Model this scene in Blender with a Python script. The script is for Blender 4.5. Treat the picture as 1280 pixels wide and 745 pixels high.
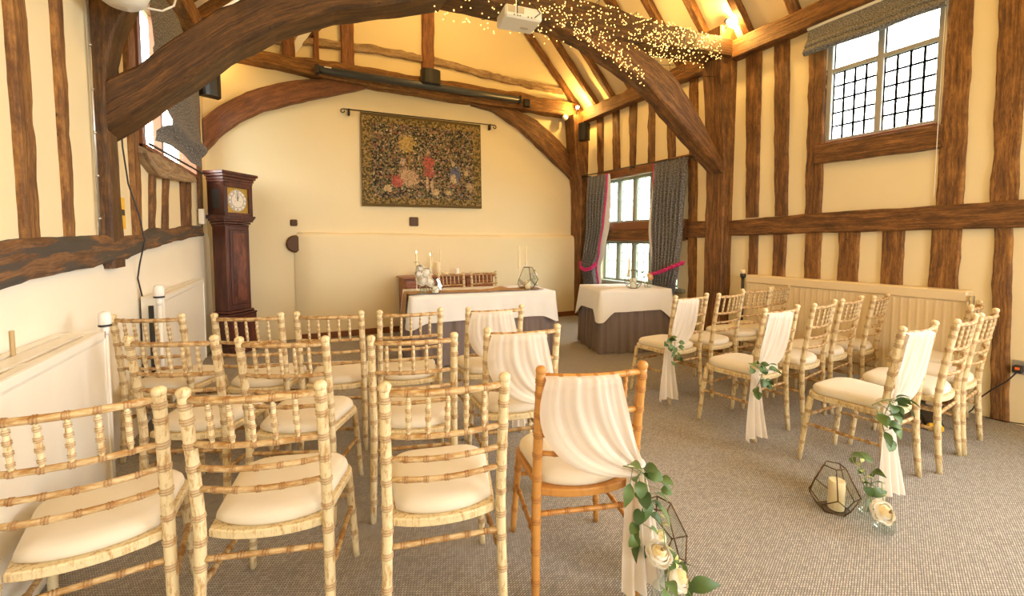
import bpy, bmesh, math, random
from math import sin, cos, pi, radians as R
from mathutils import Vector as V, noise, Matrix
for o in list(bpy.data.objects): bpy.data.objects.remove(o)
SC = bpy.context.scene; COL = SC.collection
# ---------------------------------------------------------------- camera, sky, light, exposure
cd = bpy.data.cameras.new('camera'); cam = bpy.data.objects.new('camera', cd); COL.objects.link(cam)
cd.sensor_width = 36; cd.lens = 15.075; cd.shift_y = -0.0293; cd.clip_start = 0.02
cam.rotation_mode = 'QUATERNION'
_yaw, _pit, _rol = R(27.4), R(3.53), R(.15)
_f = V((sin(_yaw)*cos(_pit), cos(_yaw)*cos(_pit), -sin(_pit))); _r = V((cos(_yaw), -sin(_yaw), 0)); _u = _r.cross(_f)
_r2 = _r*cos(_rol)+_u*sin(_rol); _u2 = _u*cos(_rol)-_r*sin(_rol)
cam.rotation_quaternion = Matrix((_r2, _u2, -_f)).transposed().to_quaternion()
cam.location = (0, 0, 1.37); SC.camera = cam
w = bpy.data.worlds.new('sky'); SC.world = w; w.use_nodes = True
bg = w.node_tree.nodes['Background']; bg.inputs[0].default_value = (.97, .99, 1, 1); bg.inputs[1].default_value = 18.0
SC.view_settings.view_transform = 'Standard'; SC.view_settings.look = 'None'
SC.view_settings.exposure = 0.06; SC.view_settings.gamma = 1; SC.view_settings.use_curve_mapping = False
SC.cycles.use_denoising = True; SC.cycles.max_bounces = 10; SC.cycles.diffuse_bounces = 6
SC.cycles.transparent_max_bounces = 24; SC.cycles.sample_clamp_indirect = 6
WARM = (1, .58, .15)
def lamp(name, kind, loc, energy, color=WARM, size=.1, rot=None, parent=None, sy=None, portal=False, spot=None):
    l = bpy.data.lights.new(name, kind); l.energy = energy; l.color = color
    if kind == 'AREA':
        l.size = size
        if sy: l.shape = 'RECTANGLE'; l.size_y = sy
        if portal: l.cycles.is_portal = True
    else: l.shadow_soft_size = size
    if spot: l.spot_size = spot; l.spot_blend = .6
    o = bpy.data.objects.new(name, l); COL.objects.link(o); o.location = loc
    if rot: o.rotation_euler = rot
    if parent: o.parent = parent
    return o
# window portals let the sky in; they give no light of their own
lamp('window_light', 'AREA', (4.93, 2.04, 2.88), 1, (1,1,1), .9, (0, R(90), 0), sy=.95, portal=True)
lamp('window_light', 'AREA', (4.93, 5.06, 1.58), 1, (1,1,1), 1.7, (0, R(90), 0), sy=1.8, portal=True)
lamp('window_light', 'AREA', (4.93, -1.5, 1.9), 1, (1,1,1), 2.2, (0, R(90), 0), sy=2.4, portal=True)
lamp('window_light', 'AREA', (-1.12, 5.1, 2.76), 1, (1,1,1), 1.4, (0, R(-90), 0), sy=1.9, portal=True)
lamp('window_light', 'AREA', (2.0, -3.93, 1.9), 1, (1,1,1), 1.8, (R(90), 0, 0), sy=1.7, portal=True)
lamp('window_light', 'AREA', (4.93, .2, 2.6), 1, (1,1,1), 1.4, (0, R(90), 0), sy=1.1, portal=True)  # for an opening added out of view, more daylight on the left wall
# warm fill points added under the roof to brighten the room, no fixtures
for p in ((.9, -1.2, 3.9), (3.0, -1.2, 3.9)): lamp('fill_lamp', 'POINT', p, 30, size=.25)
lamp('fill_lamp', 'POINT', (2.0, 1.6, 5.2), 60, size=.25)
lamp('fill_lamp', 'POINT', (1.9, 4.9, 5.3), 90, size=.25)
# ---------------------------------------------------------------- helpers
_seed = [0]
def nz(a, b, c=0): return noise.noise(V((a, b, c)))
def mesh(name, vs, fs, mat, parent=None, loc=None, smooth=True, uvs=None, kind=None):
    me = bpy.data.meshes.new(name); me.from_pydata([tuple(v) for v in vs], [], fs)
    if uvs:
        ul = me.uv_layers.new(name='UVMap')
        for l in me.loops: ul.data[l.index].uv = uvs[l.vertex_index]
    mats = mat if isinstance(mat, (list, tuple)) else [mat]
    for m in mats: me.materials.append(m)
    if smooth: me.polygons.foreach_set('use_smooth', [True]*len(me.polygons))
    return obj(name, me, parent, loc, kind)
def obj(name, me, parent=None, loc=None, kind=None, rz=None):
    o = bpy.data.objects.new(name, me); COL.objects.link(o)
    if parent: o.parent = parent
    if loc: o.location = loc
    if rz is not None: o.rotation_euler = (0, 0, rz)
    if kind: o['kind'] = kind
    return o
def tag(o, label, cat, group=None, kind=None):
    o['label'] = label; o['category'] = cat
    if group: o['group'] = group
    if kind: o['kind'] = kind
    return o
def thing(name, label, cat, loc=(0,0,0), rz=0, group=None, kind=None):
    return tag(obj(name, None, None, loc, None, rz), label, cat, group, kind)
def copy_tree(o, parent=None):
    c = o.copy(); COL.objects.link(c)
    if parent: c.parent = parent
    for ch in list(o.children): copy_tree(ch, c)
    return c
class MB:
    def __init__(s): s.v = []; s.f = []
    def add(s, vs, fs):
        b = len(s.v); s.v += [V(v) for v in vs]; s.f += [tuple(i+b for i in f) for f in fs]; return s
    def box(s, x0, x1, y0, y1, z0, z1):
        return s.add([(x0,y0,z0),(x1,y0,z0),(x1,y1,z0),(x0,y1,z0),(x0,y0,z1),(x1,y0,z1),(x1,y1,z1),(x0,y1,z1)],
                     [(0,3,2,1),(4,5,6,7),(0,1,5,4),(1,2,6,5),(2,3,7,6),(3,0,4,7)])
    def cbox(s, x0, x1, y0, y1, z0, z1, c=.006):
        # box with chamfered edges
        bm = bmesh.new(); bmesh.ops.create_cube(bm, size=1)
        for v in bm.verts: v.co = V(((x0+x1)/2+v.co.x*(x1-x0), (y0+y1)/2+v.co.y*(y1-y0), (z0+z1)/2+v.co.z*(z1-z0)))
        c = min(c, .45*min(abs(x1-x0), abs(y1-y0), abs(z1-z0)))
        bmesh.ops.bevel(bm, geom=bm.edges[:], offset=c, segments=1, affect='EDGES')
        bm.verts.ensure_lookup_table()
        s.add([v.co for v in bm.verts], [[v.index for v in f.verts] for f in bm.faces]); bm.free(); return s
    def tube(s, pts, r, n=8, cap=True):
        pts = [V(p) for p in pts]; rr = r if isinstance(r, (list, tuple)) else [r]*len(pts)
        t0 = (pts[1]-pts[0]).normalized(); a = V((0,0,1)) if abs(t0.z) < .9 else V((1,0,0))
        u = t0.cross(a).normalized(); vs = []; fs = []
        for i, p in enumerate(pts):
            t = (pts[min(i+1, len(pts)-1)]-pts[max(i-1, 0)]).normalized()
            u = (u-t*u.dot(t)).normalized(); q = t.cross(u)
            for k in range(n):
                a = 2*pi*k/n; vs.append(p+(u*cos(a)+q*sin(a))*rr[i])
        for i in range(len(pts)-1):
            for k in range(n):
                fs.append((i*n+k, i*n+(k+1)%n, (i+1)*n+(k+1)%n, (i+1)*n+k))
        if cap: fs.append(tuple(range(n-1, -1, -1))); fs.append(tuple((len(pts)-1)*n+k for k in range(n)))
        return s.add(vs, fs)
    def lathe(s, prof, c=(0,0,0), n=16, cap=True):
        vs = []; fs = []
        for r, z in prof:
            for k in range(n): vs.append((c[0]+r*cos(2*pi*k/n), c[1]+r*sin(2*pi*k/n), c[2]+z))
        for i in range(len(prof)-1):
            for k in range(n): fs.append((i*n+k, i*n+(k+1)%n, (i+1)*n+(k+1)%n, (i+1)*n+k))
        if cap:
            fs.append(tuple(range(n-1, -1, -1))); fs.append(tuple((len(prof)-1)*n+k for k in range(n)))
        return s.add(vs, fs)
    def grid(s, P):   # P[row][col] of points
        h = len(P); wd = len(P[0])
        return s.add([p for r in P for p in r], [(i*wd+j, i*wd+j+1, (i+1)*wd+j+1, (i+1)*wd+j) for i in range(h-1) for j in range(wd-1)])
    def ball(s, c, r, n=8, m=6, sz=1):
        vs = [(c[0], c[1], c[2]-r*sz)]; fs = []
        for i in range(1, m):
            a = pi*i/m
            for k in range(n): vs.append((c[0]+r*sin(a)*cos(2*pi*k/n), c[1]+r*sin(a)*sin(2*pi*k/n), c[2]-r*sz*cos(a)))
        vs.append((c[0], c[1], c[2]+r*sz)); L = len(vs)-1
        for k in range(n): fs.append((0, 1+(k+1)%n, 1+k)); fs.append((L, L-n+k, L-n+(k+1)%n))
        for i in range(m-2):
            for k in range(n): fs.append((1+i*n+k, 1+i*n+(k+1)%n, 1+(i+1)*n+(k+1)%n, 1+(i+1)*n+k))
        return s.add(vs, fs)
    def build(s, name, mat, parent=None, loc=None, smooth=False, kind=None):
        return mesh(name, s.v, s.f, mat, parent, loc, smooth, getattr(s, 'uv', None), kind)
def poly(pts, t):   # point on a polyline at parameter t in 0..1 of its length
    L = [0]
    for a, b in zip(pts, pts[1:]): L.append(L[-1]+(b-a).length)
    d = t*L[-1]
    for i in range(len(pts)-1):
        if d <= L[i+1] or i == len(pts)-2:
            return pts[i].lerp(pts[i+1], (d-L[i])/max(1e-9, L[i+1]-L[i]))
def loft(name, stations, mat, parent=None, jit=.006, ch=.012, step=.1):
    """timber through stations of four corners: resampled, wavy edges, chamfered, uv in metres along the grain"""
    _seed[0] += 1; sd = _seed[0]*7.31
    rails = [[V(s[k]) for s in stations] for k in range(4)]
    Ln = sum((a-b).length for a, b in zip(rails[0], rails[0][1:])); n = max(2, int(Ln/step)+1)
    vs = []; uv = []; fs = []
    for i in range(n):
        t = i/(n-1); c = [poly(r, t) for r in rails]; m = sum(c, V())/4
        for k in range(4):
            d = c[k]-m
            q = jit*nz(t*Ln*4.3+k*3.7, sd)+jit*.6*nz(t*Ln*11+k*5.1, sd, 3)
            c[k] = c[k]+d.normalized()*q
        pr = []
        for k in range(4):
            a, b, e = c[k-1], c[k], c[(k+1) % 4]
            ca = ch*(1+.6*nz(t*Ln*6, k*2.0, sd))
            pr.append(b+(a-b).normalized()*min(ca, .4*(a-b).length)); pr.append(b+(e-b).normalized()*min(ca, .4*(e-b).length))
        vs += pr; acc = 0; 
        for k in range(8):
            uv.append((t*Ln+sd, acc+sd*.37)); acc += (pr[(k+1) % 8]-pr[k]).length
    for i in range(n-1):
        for k in range(8): fs.append((i*8+k, i*8+(k+1) % 8, (i+1)*8+(k+1) % 8, (i+1)*8+k))
    fs.append(tuple(range(7, -1, -1))); fs.append(tuple((n-1)*8+k for k in range(8)))
    return mesh(name, vs, fs, mat, parent, smooth=False, uvs=uv)
def timber(name, pts, wd, ht, up, mat, parent=None, **kw):
    pts = [V(p) for p in pts]; up = V(up); st = []
    wd = wd if isinstance(wd, (list, tuple)) else [wd]*len(pts); ht = ht if isinstance(ht, (list, tuple)) else [ht]*len(pts)
    for i, p in enumerate(pts):
        t = (pts[min(i+1, len(pts)-1)]-pts[max(i-1, 0)]).normalized()
        u = (up-t*up.dot(t)).normalized(); s = t.cross(u)*wd[i]/2; u = u*ht[i]/2
        st.append((p-s-u, p+s-u, p+s+u, p-s+u))
    return loft(name, st, mat, parent, **kw)
# ---------------------------------------------------------------- materials
def mat(name, build=None, base=(.8,.8,.8), rough=.6, **kw):
    m = bpy.data.materials.new(name); m.use_nodes = True; nt = m.node_tree; N = nt.nodes; b = N['Principled BSDF']
    b.inputs['Base Color'].default_value = (*base, 1); b.inputs['Roughness'].default_value = rough
    for k, v in kw.items(): b.inputs[k.replace('_', ' ')].default_value = v
    if build: build(nt, N, nt.links.new, b)
    return m
def coord(N, L, kind='Object', sc=(1,1,1), rot=(0,0,0)):
    t = N.new('ShaderNodeTexCoord'); m = N.new('ShaderNodeMapping'); m.inputs['Scale'].default_value = sc; m.inputs['Rotation'].default_value = rot
    L(t.outputs[kind], m.inputs[0]); return m.outputs[0]
def noi(N, L, co, scale, detail=4, rough=.55):
    n = N.new('ShaderNodeTexNoise'); n.inputs['Scale'].default_value = scale; n.inputs['Detail'].default_value = detail; n.inputs['Roughness'].default_value = rough
    L(co, n.inputs['Vector']); return n.outputs['Fac']
def ramp(N, L, fac, stops):
    r = N.new('ShaderNodeValToRGB'); e = r.color_ramp.elements
    while len(e) < len(stops): e.new(.5)
    for el, (p, c) in zip(e, stops): el.position = p; el.color = (*c, 1)
    L(fac, r.inputs[0]); return r.outputs[0]
def mix(N, L, fac, a, b, mode='MIX'):
    m = N.new('ShaderNodeMix'); m.data_type = 'RGBA'; m.blend_type = mode
    for sock, v in ((m.inputs[0], fac), (m.inputs[6], a), (m.inputs[7], b)):
        if hasattr(v, 'default_value') or hasattr(v, 'is_linked'): L(v, sock)
        else: sock.default_value = v if isinstance(v, (int, float)) else (*v, 1)
    return m.outputs[2]
def mth(N, L, op, a, b=None):
    m = N.new('ShaderNodeMath'); m.operation = op
    for s, v in ((m.inputs[0], a), (m.inputs[1], b)):
        if v is None: continue
        if hasattr(v, 'is_linked'): L(v, s)
        else: s.default_value = v
    return m.outputs[0]
def bump(N, L, b, h, dist=.004, st=.5):
    n = N.new('ShaderNodeBump'); n.inputs['Distance'].default_value = dist; n.inputs['Strength'].default_value = st
    L(h, n.inputs['Height']); L(n.outputs[0], b.inputs['Normal'])
def plaster_b(c):
    def f(nt, N, L, b):
        co = coord(N, L); n = noi(N, L, co, 2.2, 6); n2 = noi(N, L, co, 14, 5)
        L(mix(N, L, mth(N, L, 'MULTIPLY', n, .35), c, tuple(x*.86 for x in c)), b.inputs['Base Color'])
        bump(N, L, b, mth(N, L, 'ADD', n, mth(N, L, 'MULTIPLY', n2, .25)), .03, .25)
    return f
M = {}
M['plaster'] = mat('cream_plaster', plaster_b((.86, .74, .475)), rough=.85)
M['plaster_low'] = mat('off_white_plaster', plaster_b((.87, .81, .67)), rough=.85)
M['roof_plaster'] = mat('roof_plaster', plaster_b((.86, .74, .50)), rough=.85)
def wood_b(dark, mid, light, along=2.2, across=26, holes=True):
    def f(nt, N, L, b):
        co = coord(N, L, 'UV', (along, across, 1)); g = noi(N, L, co, 1.0, 10, .72)
        co2 = coord(N, L, 'UV', (3, 7, 1)); p = noi(N, L, co2, 1.3, 6, .7); f2 = noi(N, L, coord(N, L, 'UV', (14, 40, 1)), 1.5, 5, .7)
        c = ramp(N, L, mth(N, L, 'ADD', mth(N, L, 'ADD', mth(N, L, 'MULTIPLY', g, .42), mth(N, L, 'MULTIPLY', p, .38)), mth(N, L, 'MULTIPLY', f2, .2)), [(.38, dark), (.49, mid), (.63, light)])
        if holes:
            v = N.new('ShaderNodeTexVoronoi'); v.inputs['Scale'].default_value = 1; L(coord(N, L, 'UV', (11, 26, 1)), v.inputs['Vector'])
            k = ramp(N, L, v.outputs['Distance'], [(.06, (1,1,1)), (.17, (0,0,0))])
            k2 = ramp(N, L, noi(N, L, co2, .9, 2), [(.5, (0,0,0)), (.6, (1,1,1))])
            c = mix(N, L, mth(N, L, 'MULTIPLY', k, k2), c, tuple(x*.25 for x in dark))
        L(c, b.inputs['Base Color']); bump(N, L, b, g, .012, .7)
    return f
M['oak'] = mat('old_oak', wood_b((.028,.010,.004), (.135,.056,.015), (.40,.185,.05)), rough=.62)
M['oak_pale'] = mat('old_oak_worn', wood_b((.040,.016,.007), (.19,.082,.021), (.50,.245,.062)), rough=.7)
M['oak_dark'] = mat('old_oak_dark', wood_b((.016,.006,.002), (.078,.032,.007), (.24,.108,.025)), rough=.55)
M['oak_red'] = mat('red_oak_board', wood_b((.06,.020,.007), (.19,.066,.021), (.38,.15,.045), holes=False), rough=.5)
def rail_b(nt, N, L, b):
    wood_b((.05,.025,.012), (.15,.07,.028), (.36,.19,.08))(nt, N, L, b)
    src = b.inputs['Base Color'].links[0].from_socket
    k = ramp(N, L, noi(N, L, coord(N, L, 'UV', (1.6, 4, 1)), 1.6, 5), [(.47, (1,1,1)), (.53, (0,0,0))])
    L(mix(N, L, k, src, (.065,.055,.045)), b.inputs['Base Color'])
M['oak_soot'] = mat('soot_marked_oak', rail_b, rough=.7)
M['lump'] = mat('rough_grey_timber', wood_b((.10,.06,.035), (.33,.22,.12), (.6,.45,.28)), rough=.85)
def carpet_b(nt, N, L, b):
    co = coord(N, L, 'Object', (1,1,1), (0, 0, R(-21)))
    br = N.new('ShaderNodeTexBrick'); L(co, br.inputs['Vector']); br.inputs['Scale'].default_value = 1
    br.inputs['Brick Width'].default_value = .015; br.inputs['Row Height'].default_value = .0085; br.inputs['Mortar Size'].default_value = .0016; br.inputs['Mortar Smooth'].default_value = .6
    br.inputs['Color1'].default_value = (.66,.605,.52,1); br.inputs['Color2'].default_value = (.40,.365,.31,1); br.inputs['Mortar'].default_value = (.085,.075,.065,1)
    n = noi(N, L, co, 1.6, 4); n2 = noi(N, L, co, 90, 2)
    c = mix(N, L, mth(N, L, 'MULTIPLY', n2, .45), br.outputs['Color'], (.12,.10,.085))
    c = mix(N, L, mth(N, L, 'MULTIPLY', n, .25), c, (.37,.335,.285)); L(c, b.inputs['Base Color'])
    bump(N, L, b, mth(N, L, 'SUBTRACT', 1.0, br.outputs['Fac']), .004, .6)
M['carpet'] = mat('ribbed_carpet', carpet_b, rough=.95)
def paint_b(c, wear, lo=.55, hi=.66, sc=(9,9,9)):
    def f(nt, N, L, b):
        n = noi(N, L, coord(N, L, 'Object', sc), 2.0, 7, .7)
        L(ramp(N, L, n, [(lo, c), (hi, wear)]), b.inputs['Base Color']); bump(N, L, b, n, .002, .3)
    return f
M['limewash'] = mat('limewashed_beech', paint_b((.73,.61,.365), (.42,.23,.065), .50, .66, (34,34,9)), rough=.55)
def beadwear(c, nm):
    nt = M[nm].node_tree; N = nt.nodes; L = nt.links.new; b = N['Principled BSDF']; src = b.inputs['Base Color'].links[0].from_socket
    s = N.new('ShaderNodeSeparateXYZ'); L(coord(N, L, 'UV'), s.inputs[0])
    L(mix(N, L, mth(N, L, 'MULTIPLY', s.outputs[0], .75), src, c), b.inputs['Base Color'])
beadwear((.30,.14,.045), 'limewash')
M['limerail'] = mat('limewashed_rail', paint_b((.66,.50,.27), (.36,.18,.042), .40, .60, (6,30,30)), rough=.55)
beadwear((.26,.11,.03), 'limerail')
M['goldwood'] = mat('golden_beech', paint_b((.56,.27,.065), (.38,.16,.035), .5, .72, (16,16,6)), rough=.4)
beadwear((.30,.11,.02), 'goldwood')
M['cushion'] = mat('cream_cushion', plaster_b((.76,.69,.555)), rough=.9)
def chiffon_b(nt, N, L, b):
    out = N['Material Output']; b.inputs['Base Color'].default_value = (.93,.87,.78,1); b.inputs['Roughness'].default_value = .8
    t = N.new('ShaderNodeBsdfTranslucent'); t.inputs[0].default_value = (.93,.86,.76,1)
    m = N.new('ShaderNodeMixShader'); m.inputs[0].default_value = .38; L(b.outputs[0], m.inputs[1]); L(t.outputs[0], m.inputs[2])
    tr = N.new('ShaderNodeBsdfTransparent'); m2 = N.new('ShaderNodeMixShader'); m2.inputs[0].default_value = .12
    L(m.outputs[0], m2.inputs[1]); L(tr.outputs[0], m2.inputs[2]); L(m2.outputs[0], out.inputs[0])
M['chiffon'] = mat('ivory_chiffon', chiffon_b)
def leaf_b(c1, c2):
    def f(nt, N, L, b):
        i = N.new('ShaderNodeObjectInfo'); n = noi(N, L, coord(N, L), 30, 3)
        L(mix(N, L, mth(N, L, 'MULTIPLY', mth(N, L, 'ADD', i.outputs['Random'], n), .6), c1, c2), b.inputs['Base Color'])
    return f
M['leaf'] = mat('eucalyptus_leaf', leaf_b((.02,.06,.012), (.13,.22,.06)), rough=.5)
M['leaf_pale'] = mat('pale_sprig', leaf_b((.35,.42,.10), (.55,.55,.22)), rough=.6)
M['stem'] = mat('green_stem', base=(.20,.24,.07), rough=.6)
M['petal'] = mat('cream_petal', leaf_b((.93,.88,.74), (.95,.92,.86)), rough=.7)
M['petal_core'] = mat('yellow_petal', leaf_b((.90,.72,.36), (.93,.80,.52)), rough=.7)
M['peach'] = mat('peach_petal', leaf_b((.90,.60,.30), (.90,.66,.40)), rough=.7)
def glass_b(tint, gl):
    def f(nt, N, L, b):
        out = N['Material Output']; tr = N.new('ShaderNodeBsdfTransparent'); tr.inputs[0].default_value = (*tint, 1)
        g = N.new('ShaderNodeBsdfGlossy'); g.inputs['Roughness'].default_value = .05
        fr = N.new('ShaderNodeLayerWeight'); fr.inputs[0].default_value = .25
        m = N.new('ShaderNodeMixShader'); L(mth(N, L, 'ADD', mth(N, L, 'MULTIPLY', fr.outputs['Facing'], gl), .03), m.inputs[0]); L(tr.outputs[0], m.inputs[1]); L(g.outputs[0], m.inputs[2]); L(m.outputs[0], out.inputs[0])
    return f
M['grass'] = mat('lawn', lambda nt, N, L, b: L(ramp(N, L, noi(N, L, coord(N, L), 3, 5), [(.35, (.15,.18,.10)), (.65, (.27,.29,.20))]), b.inputs['Base Color']), rough=.9)
M['pane'] = mat('window_glass', glass_b((.95,.98,.97), .15))
M['glass'] = mat('clear_glass', glass_b((.95,.98,.965), .55))
M['vase_glass'] = mat('vase_glass', glass_b((.88,.94,.91), 1.0))
M['lead'] = mat('lead_came', base=(.015,.015,.015), rough=.9, Specular_IOR_Level=0.0)
M['brass'] = mat('dark_brass', base=(.13,.075,.03), rough=.4, Metallic=.8)
M['iron'] = mat('wrought_iron', base=(.03,.025,.02), rough=.5)
M['black'] = mat('black_plastic', base=(.022,.02,.02), rough=.45)
M['screen'] = mat('dark_screen_case', base=(.06,.065,.075), rough=.35)
M['white'] = mat('white_plastic', base=(.85,.84,.80), rough=.4)
M['rad'] = mat('cream_enamel', base=(.86,.82,.72), rough=.35)
M['rad_warmlit'] = mat('warm_lit_enamel', base=(.80,.66,.42), rough=.4)  # same cream paint as the others, warm light and shade put into the colour
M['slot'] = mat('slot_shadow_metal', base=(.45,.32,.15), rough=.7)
M['steel'] = mat('brushed_steel', base=(.55,.55,.55), rough=.35, Metallic=.9)
M['mullion'] = mat('flare_grey_green', plaster_b((.32,.35,.28)), rough=.6)  # grey-green of window flare put into the mullion colour
M['sash'] = mat('white_window_paint', base=(.36,.35,.32), rough=.5)
def tweed_b(nt, N, L, b):
    co = coord(N, L, 'UV', (1,1,1)); n = noi(N, L, co, 75, 3, .7); n2 = noi(N, L, co, 9, 3)
    c = ramp(N, L, n, [(.38, (.035,.036,.04)), (.5, (.135,.135,.145)), (.62, (.42,.42,.43))])
    L(mix(N, L, mth(N, L, 'MULTIPLY', n2, .35), c, (.16,.14,.13)), b.inputs['Base Color'])
M['tweed'] = mat('grey_tweed', tweed_b, rough=.95)
M['lining'] = mat('pale_lining', base=(.72,.76,.78), rough=.9)
M['pink'] = mat('magenta_cord', base=(.62,.03,.19), rough=.7)
M['linen'] = mat('white_linen', plaster_b((.86,.85,.83)), rough=.85)
M['taupe'] = mat('taupe_skirt', plaster_b((.215,.165,.15)), rough=.85)
def hess_b(nt, N, L, b):
    n = noi(N, L, coord(N, L, 'Object', (60,60,60)), 3, 3); L(ramp(N, L, n, [(.35, (.22,.11,.04)), (.62, (.52,.32,.15))]), b.inputs['Base Color'])
M['hessian'] = mat('hessian', hess_b, rough=.95)
def mahog_b(nt, N, L, b):
    n = noi(N, L, coord(N, L, 'Object', (14,14,1.6)), 2.4, 6); n2 = noi(N, L, coord(N, L, 'Object', (3,3,1.4)), 2, 4)
    L(ramp(N, L, mth(N, L, 'ADD', mth(N, L, 'MULTIPLY', n, .5), mth(N, L, 'MULTIPLY', n2, .5)), [(.36, (.03,.008,.005)), (.52, (.085,.022,.012)), (.68, (.17,.05,.022))]), b.inputs['Base Color'])
M['mahogany'] = mat('mahogany', mahog_b, rough=.35)
def cherry_b(nt, N, L, b):
    n = noi(N, L, coord(N, L, 'Object', (2,14,14)), 2, 6); L(ramp(N, L, n, [(.35, (.16,.04,.012)), (.6, (.36,.12,.04))]), b.inputs['Base Color'])
M['cherry'] = mat('reddish_cherry', cherry_b, rough=.35)
M['burr'] = mat('figured_mahogany', lambda nt, N, L, b: L(ramp(N, L, noi(N, L, coord(N, L, 'Object', (6,6,2)), 2.2, 5), [(.35, (.05,.012,.006)), (.62, (.22,.07,.035))]), b.inputs['Base Color']), rough=.3)
M['gilt'] = mat('gilt_brass', paint_b((.62,.40,.06), (.30,.16,.02), .45, .6, (60,60,60)), rough=.35, Metallic=.4)
M['dial'] = mat('silvered_dial', base=(.80,.76,.68), rough=.4)
M['ink'] = mat('black_ink', base=(.02,.018,.015), rough=.6)
M['wax'] = mat('cream_wax', base=(.90,.76,.48), rough=.5, Subsurface_Weight=.2)
M['wax_pale'] = mat('pale_wax', base=(.92,.88,.76), rough=.5)
M['yellow'] = mat('yellow_plastic', base=(.80,.48,.03), rough=.5)
M['orange'] = mat('orange_switch', base=(.85,.16,.03), rough=.5)
def emis(name, c, s):
    m = bpy.data.materials.new(name); m.use_nodes = True; N = m.node_tree.nodes; N.remove(N['Principled BSDF'])
    e = N.new('ShaderNodeEmission'); e.inputs[0].default_value = (*c, 1); e.inputs[1].default_value = s
    m.node_tree.links.new(e.outputs[0], N['Material Output'].inputs[0]); return m
M['bulb'] = emis('fairy_bulb', (1, .58, .16), 5)
M['lampface'] = emis('lamp_face', (1, .80, .45), 60)
M['flame'] = emis('candle_flame', (1, .72, .32), 14)
# ---------------------------------------------------------------- structure
YB = -4.0                                    # the room runs on behind the photographer
def lx(y): return -1.12+.2*y/6.65            # the left wall leans in a little
PL = lambda o: (lambda u, z: V((lx(u)+o, u, z)))
PR = lambda o: (lambda u, z: V((4.85-o, u, z)))
def wall(name, P, us, zs, holes, depth, out, label):
    us = sorted(set(us+[h[0] for h in holes]+[h[1] for h in holes])); zs = sorted(set(zs+[h[2] for h in holes]+[h[3] for h in holes]))
    mb = MB()
    for a, b in zip(us, us[1:]):
        for c, d in zip(zs, zs[1:]):
            m = ((a+b)/2, (c+d)/2)
            if any(h[0] < m[0] < h[1] and h[2] < m[1] < h[3] for h in holes): continue
            mb.add([P(a, c), P(b, c), P(b, d), P(a, d)], [(0,1,2,3)])
    for h in holes:
        c = [(h[0],h[2]),(h[1],h[2]),(h[1],h[3]),(h[0],h[3])]
        for p, q in zip(c, c[1:]+c[:1]):
            mb.add([P(*p), P(*q), P(*q)+V(out)*depth, P(*p)+V(out)*depth], [(0,1,2,3)])
    o = mb.build(name, M['plaster'], kind='structure'); return tag(o, label, 'wall')
WIN_UP = (1.60, 2.48, 2.36, 3.40); WIN_LO = (4.28, 5.98, .70, 2.42)
wr = wall('wall_right', PR(0), [YB, 0, 3, 6.65], [0, 2, 3.85], [WIN_UP, WIN_LO, (-2.7, -.6, .7, 3.2), (-.35, .80, 1.95, 3.3)], .16, (1,0,0), 'cream plastered right wall with dark oak studs and a long mid rail')
wl = wall('wall_left', PL(0), [YB, 0, 3, 6.65], [0, 1.3, 3.85], [(4.20, 6.06, 2.07, 3.45)], .16, (-1,0,0), 'cream plastered left wall with a sooty oak rail above the radiators')
RZ, SL = 3.80, 1.035
# far wall: upper gable face, then the thicker lower block with its rounded ledge
mb = MB(); mb.add([(-1.0,6.65,0),(4.9,6.65,0),(4.9,6.65,RZ),(1.92,6.65,6.9),(-1.0,6.65,RZ)], [(4,3,2,1,0)])
wf = tag(mb.build('wall_far', M['plaster'], kind='structure'), 'cream gable wall behind the clock and long table, its lower half thicker', 'wall')
def ledge(t): return 1.475+.012*sin(t*1.7)+.010*nz(t*2, .3)
P = []
for i in range(41):
    x = .06+i*(4.86-.06)/40; e = ledge(x); e2 = 0 if i else .0
    y0 = 6.535+(.10 if i == 0 else (.02 if i == 1 else 0))
    P.append([V((x,y0,0)), V((x,y0,.7)), V((x,y0,e-.06)), V((x,y0+.012,e-.025)), V((x,y0+.045,e)), V((x,6.66,e+.012))])
MB().grid(P).build('lower_block', M['plaster'], wf, smooth=True)
tag(wall('wall_back', lambda u, z: V((u, YB, z)), [-1.3, 4.9], [0, 3.85], [(1.1, 2.9, 1.0, 2.8)], .16, (0,-1,0), 'cream back wall behind the photographer'), 'cream back wall behind the photographer', 'wall')
MB().add([(-1.3,YB,RZ),(4.9,YB,RZ),(1.92,YB,6.95)], [(0,1,2)]).build('gable', M['plaster'], bpy.data.objects['wall_back'])
fl = tag(MB().add([(-1.4,YB,0),(5.0,YB,0),(5.0,6.7,0),(-1.4,6.7,0)], [(0,1,2,3)]).build('floor', M['carpet'], kind='structure'), 'brown grey ribbed carpet floor', 'floor')
tag(MB().add([(-40,-40,-.25),(45,-40,-.25),(45,50,-.25),(-40,50,-.25)], [(0,1,2,3)]).build('ground', M['grass'], kind='structure'), 'grass outside the windows', 'ground')
cl = MB().add([(4.9,YB,RZ-.05),(4.9,6.7,RZ-.05),(1.92,6.7,RZ-.05+2.98*SL),(1.92,YB,RZ-.05+2.98*SL)], [(0,1,2,3)])
cl.add([(-1.25,YB,RZ-.15),(1.92,YB,RZ-.05+2.98*SL),(1.92,6.7,RZ-.05+2.98*SL),(-1.25,6.7,RZ-.15)], [(0,1,2,3)])
cl = tag(cl.build('ceiling', M['roof_plaster'], kind='structure'), 'pale plastered pitched ceiling between dark rafters', 'ceiling')
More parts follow.
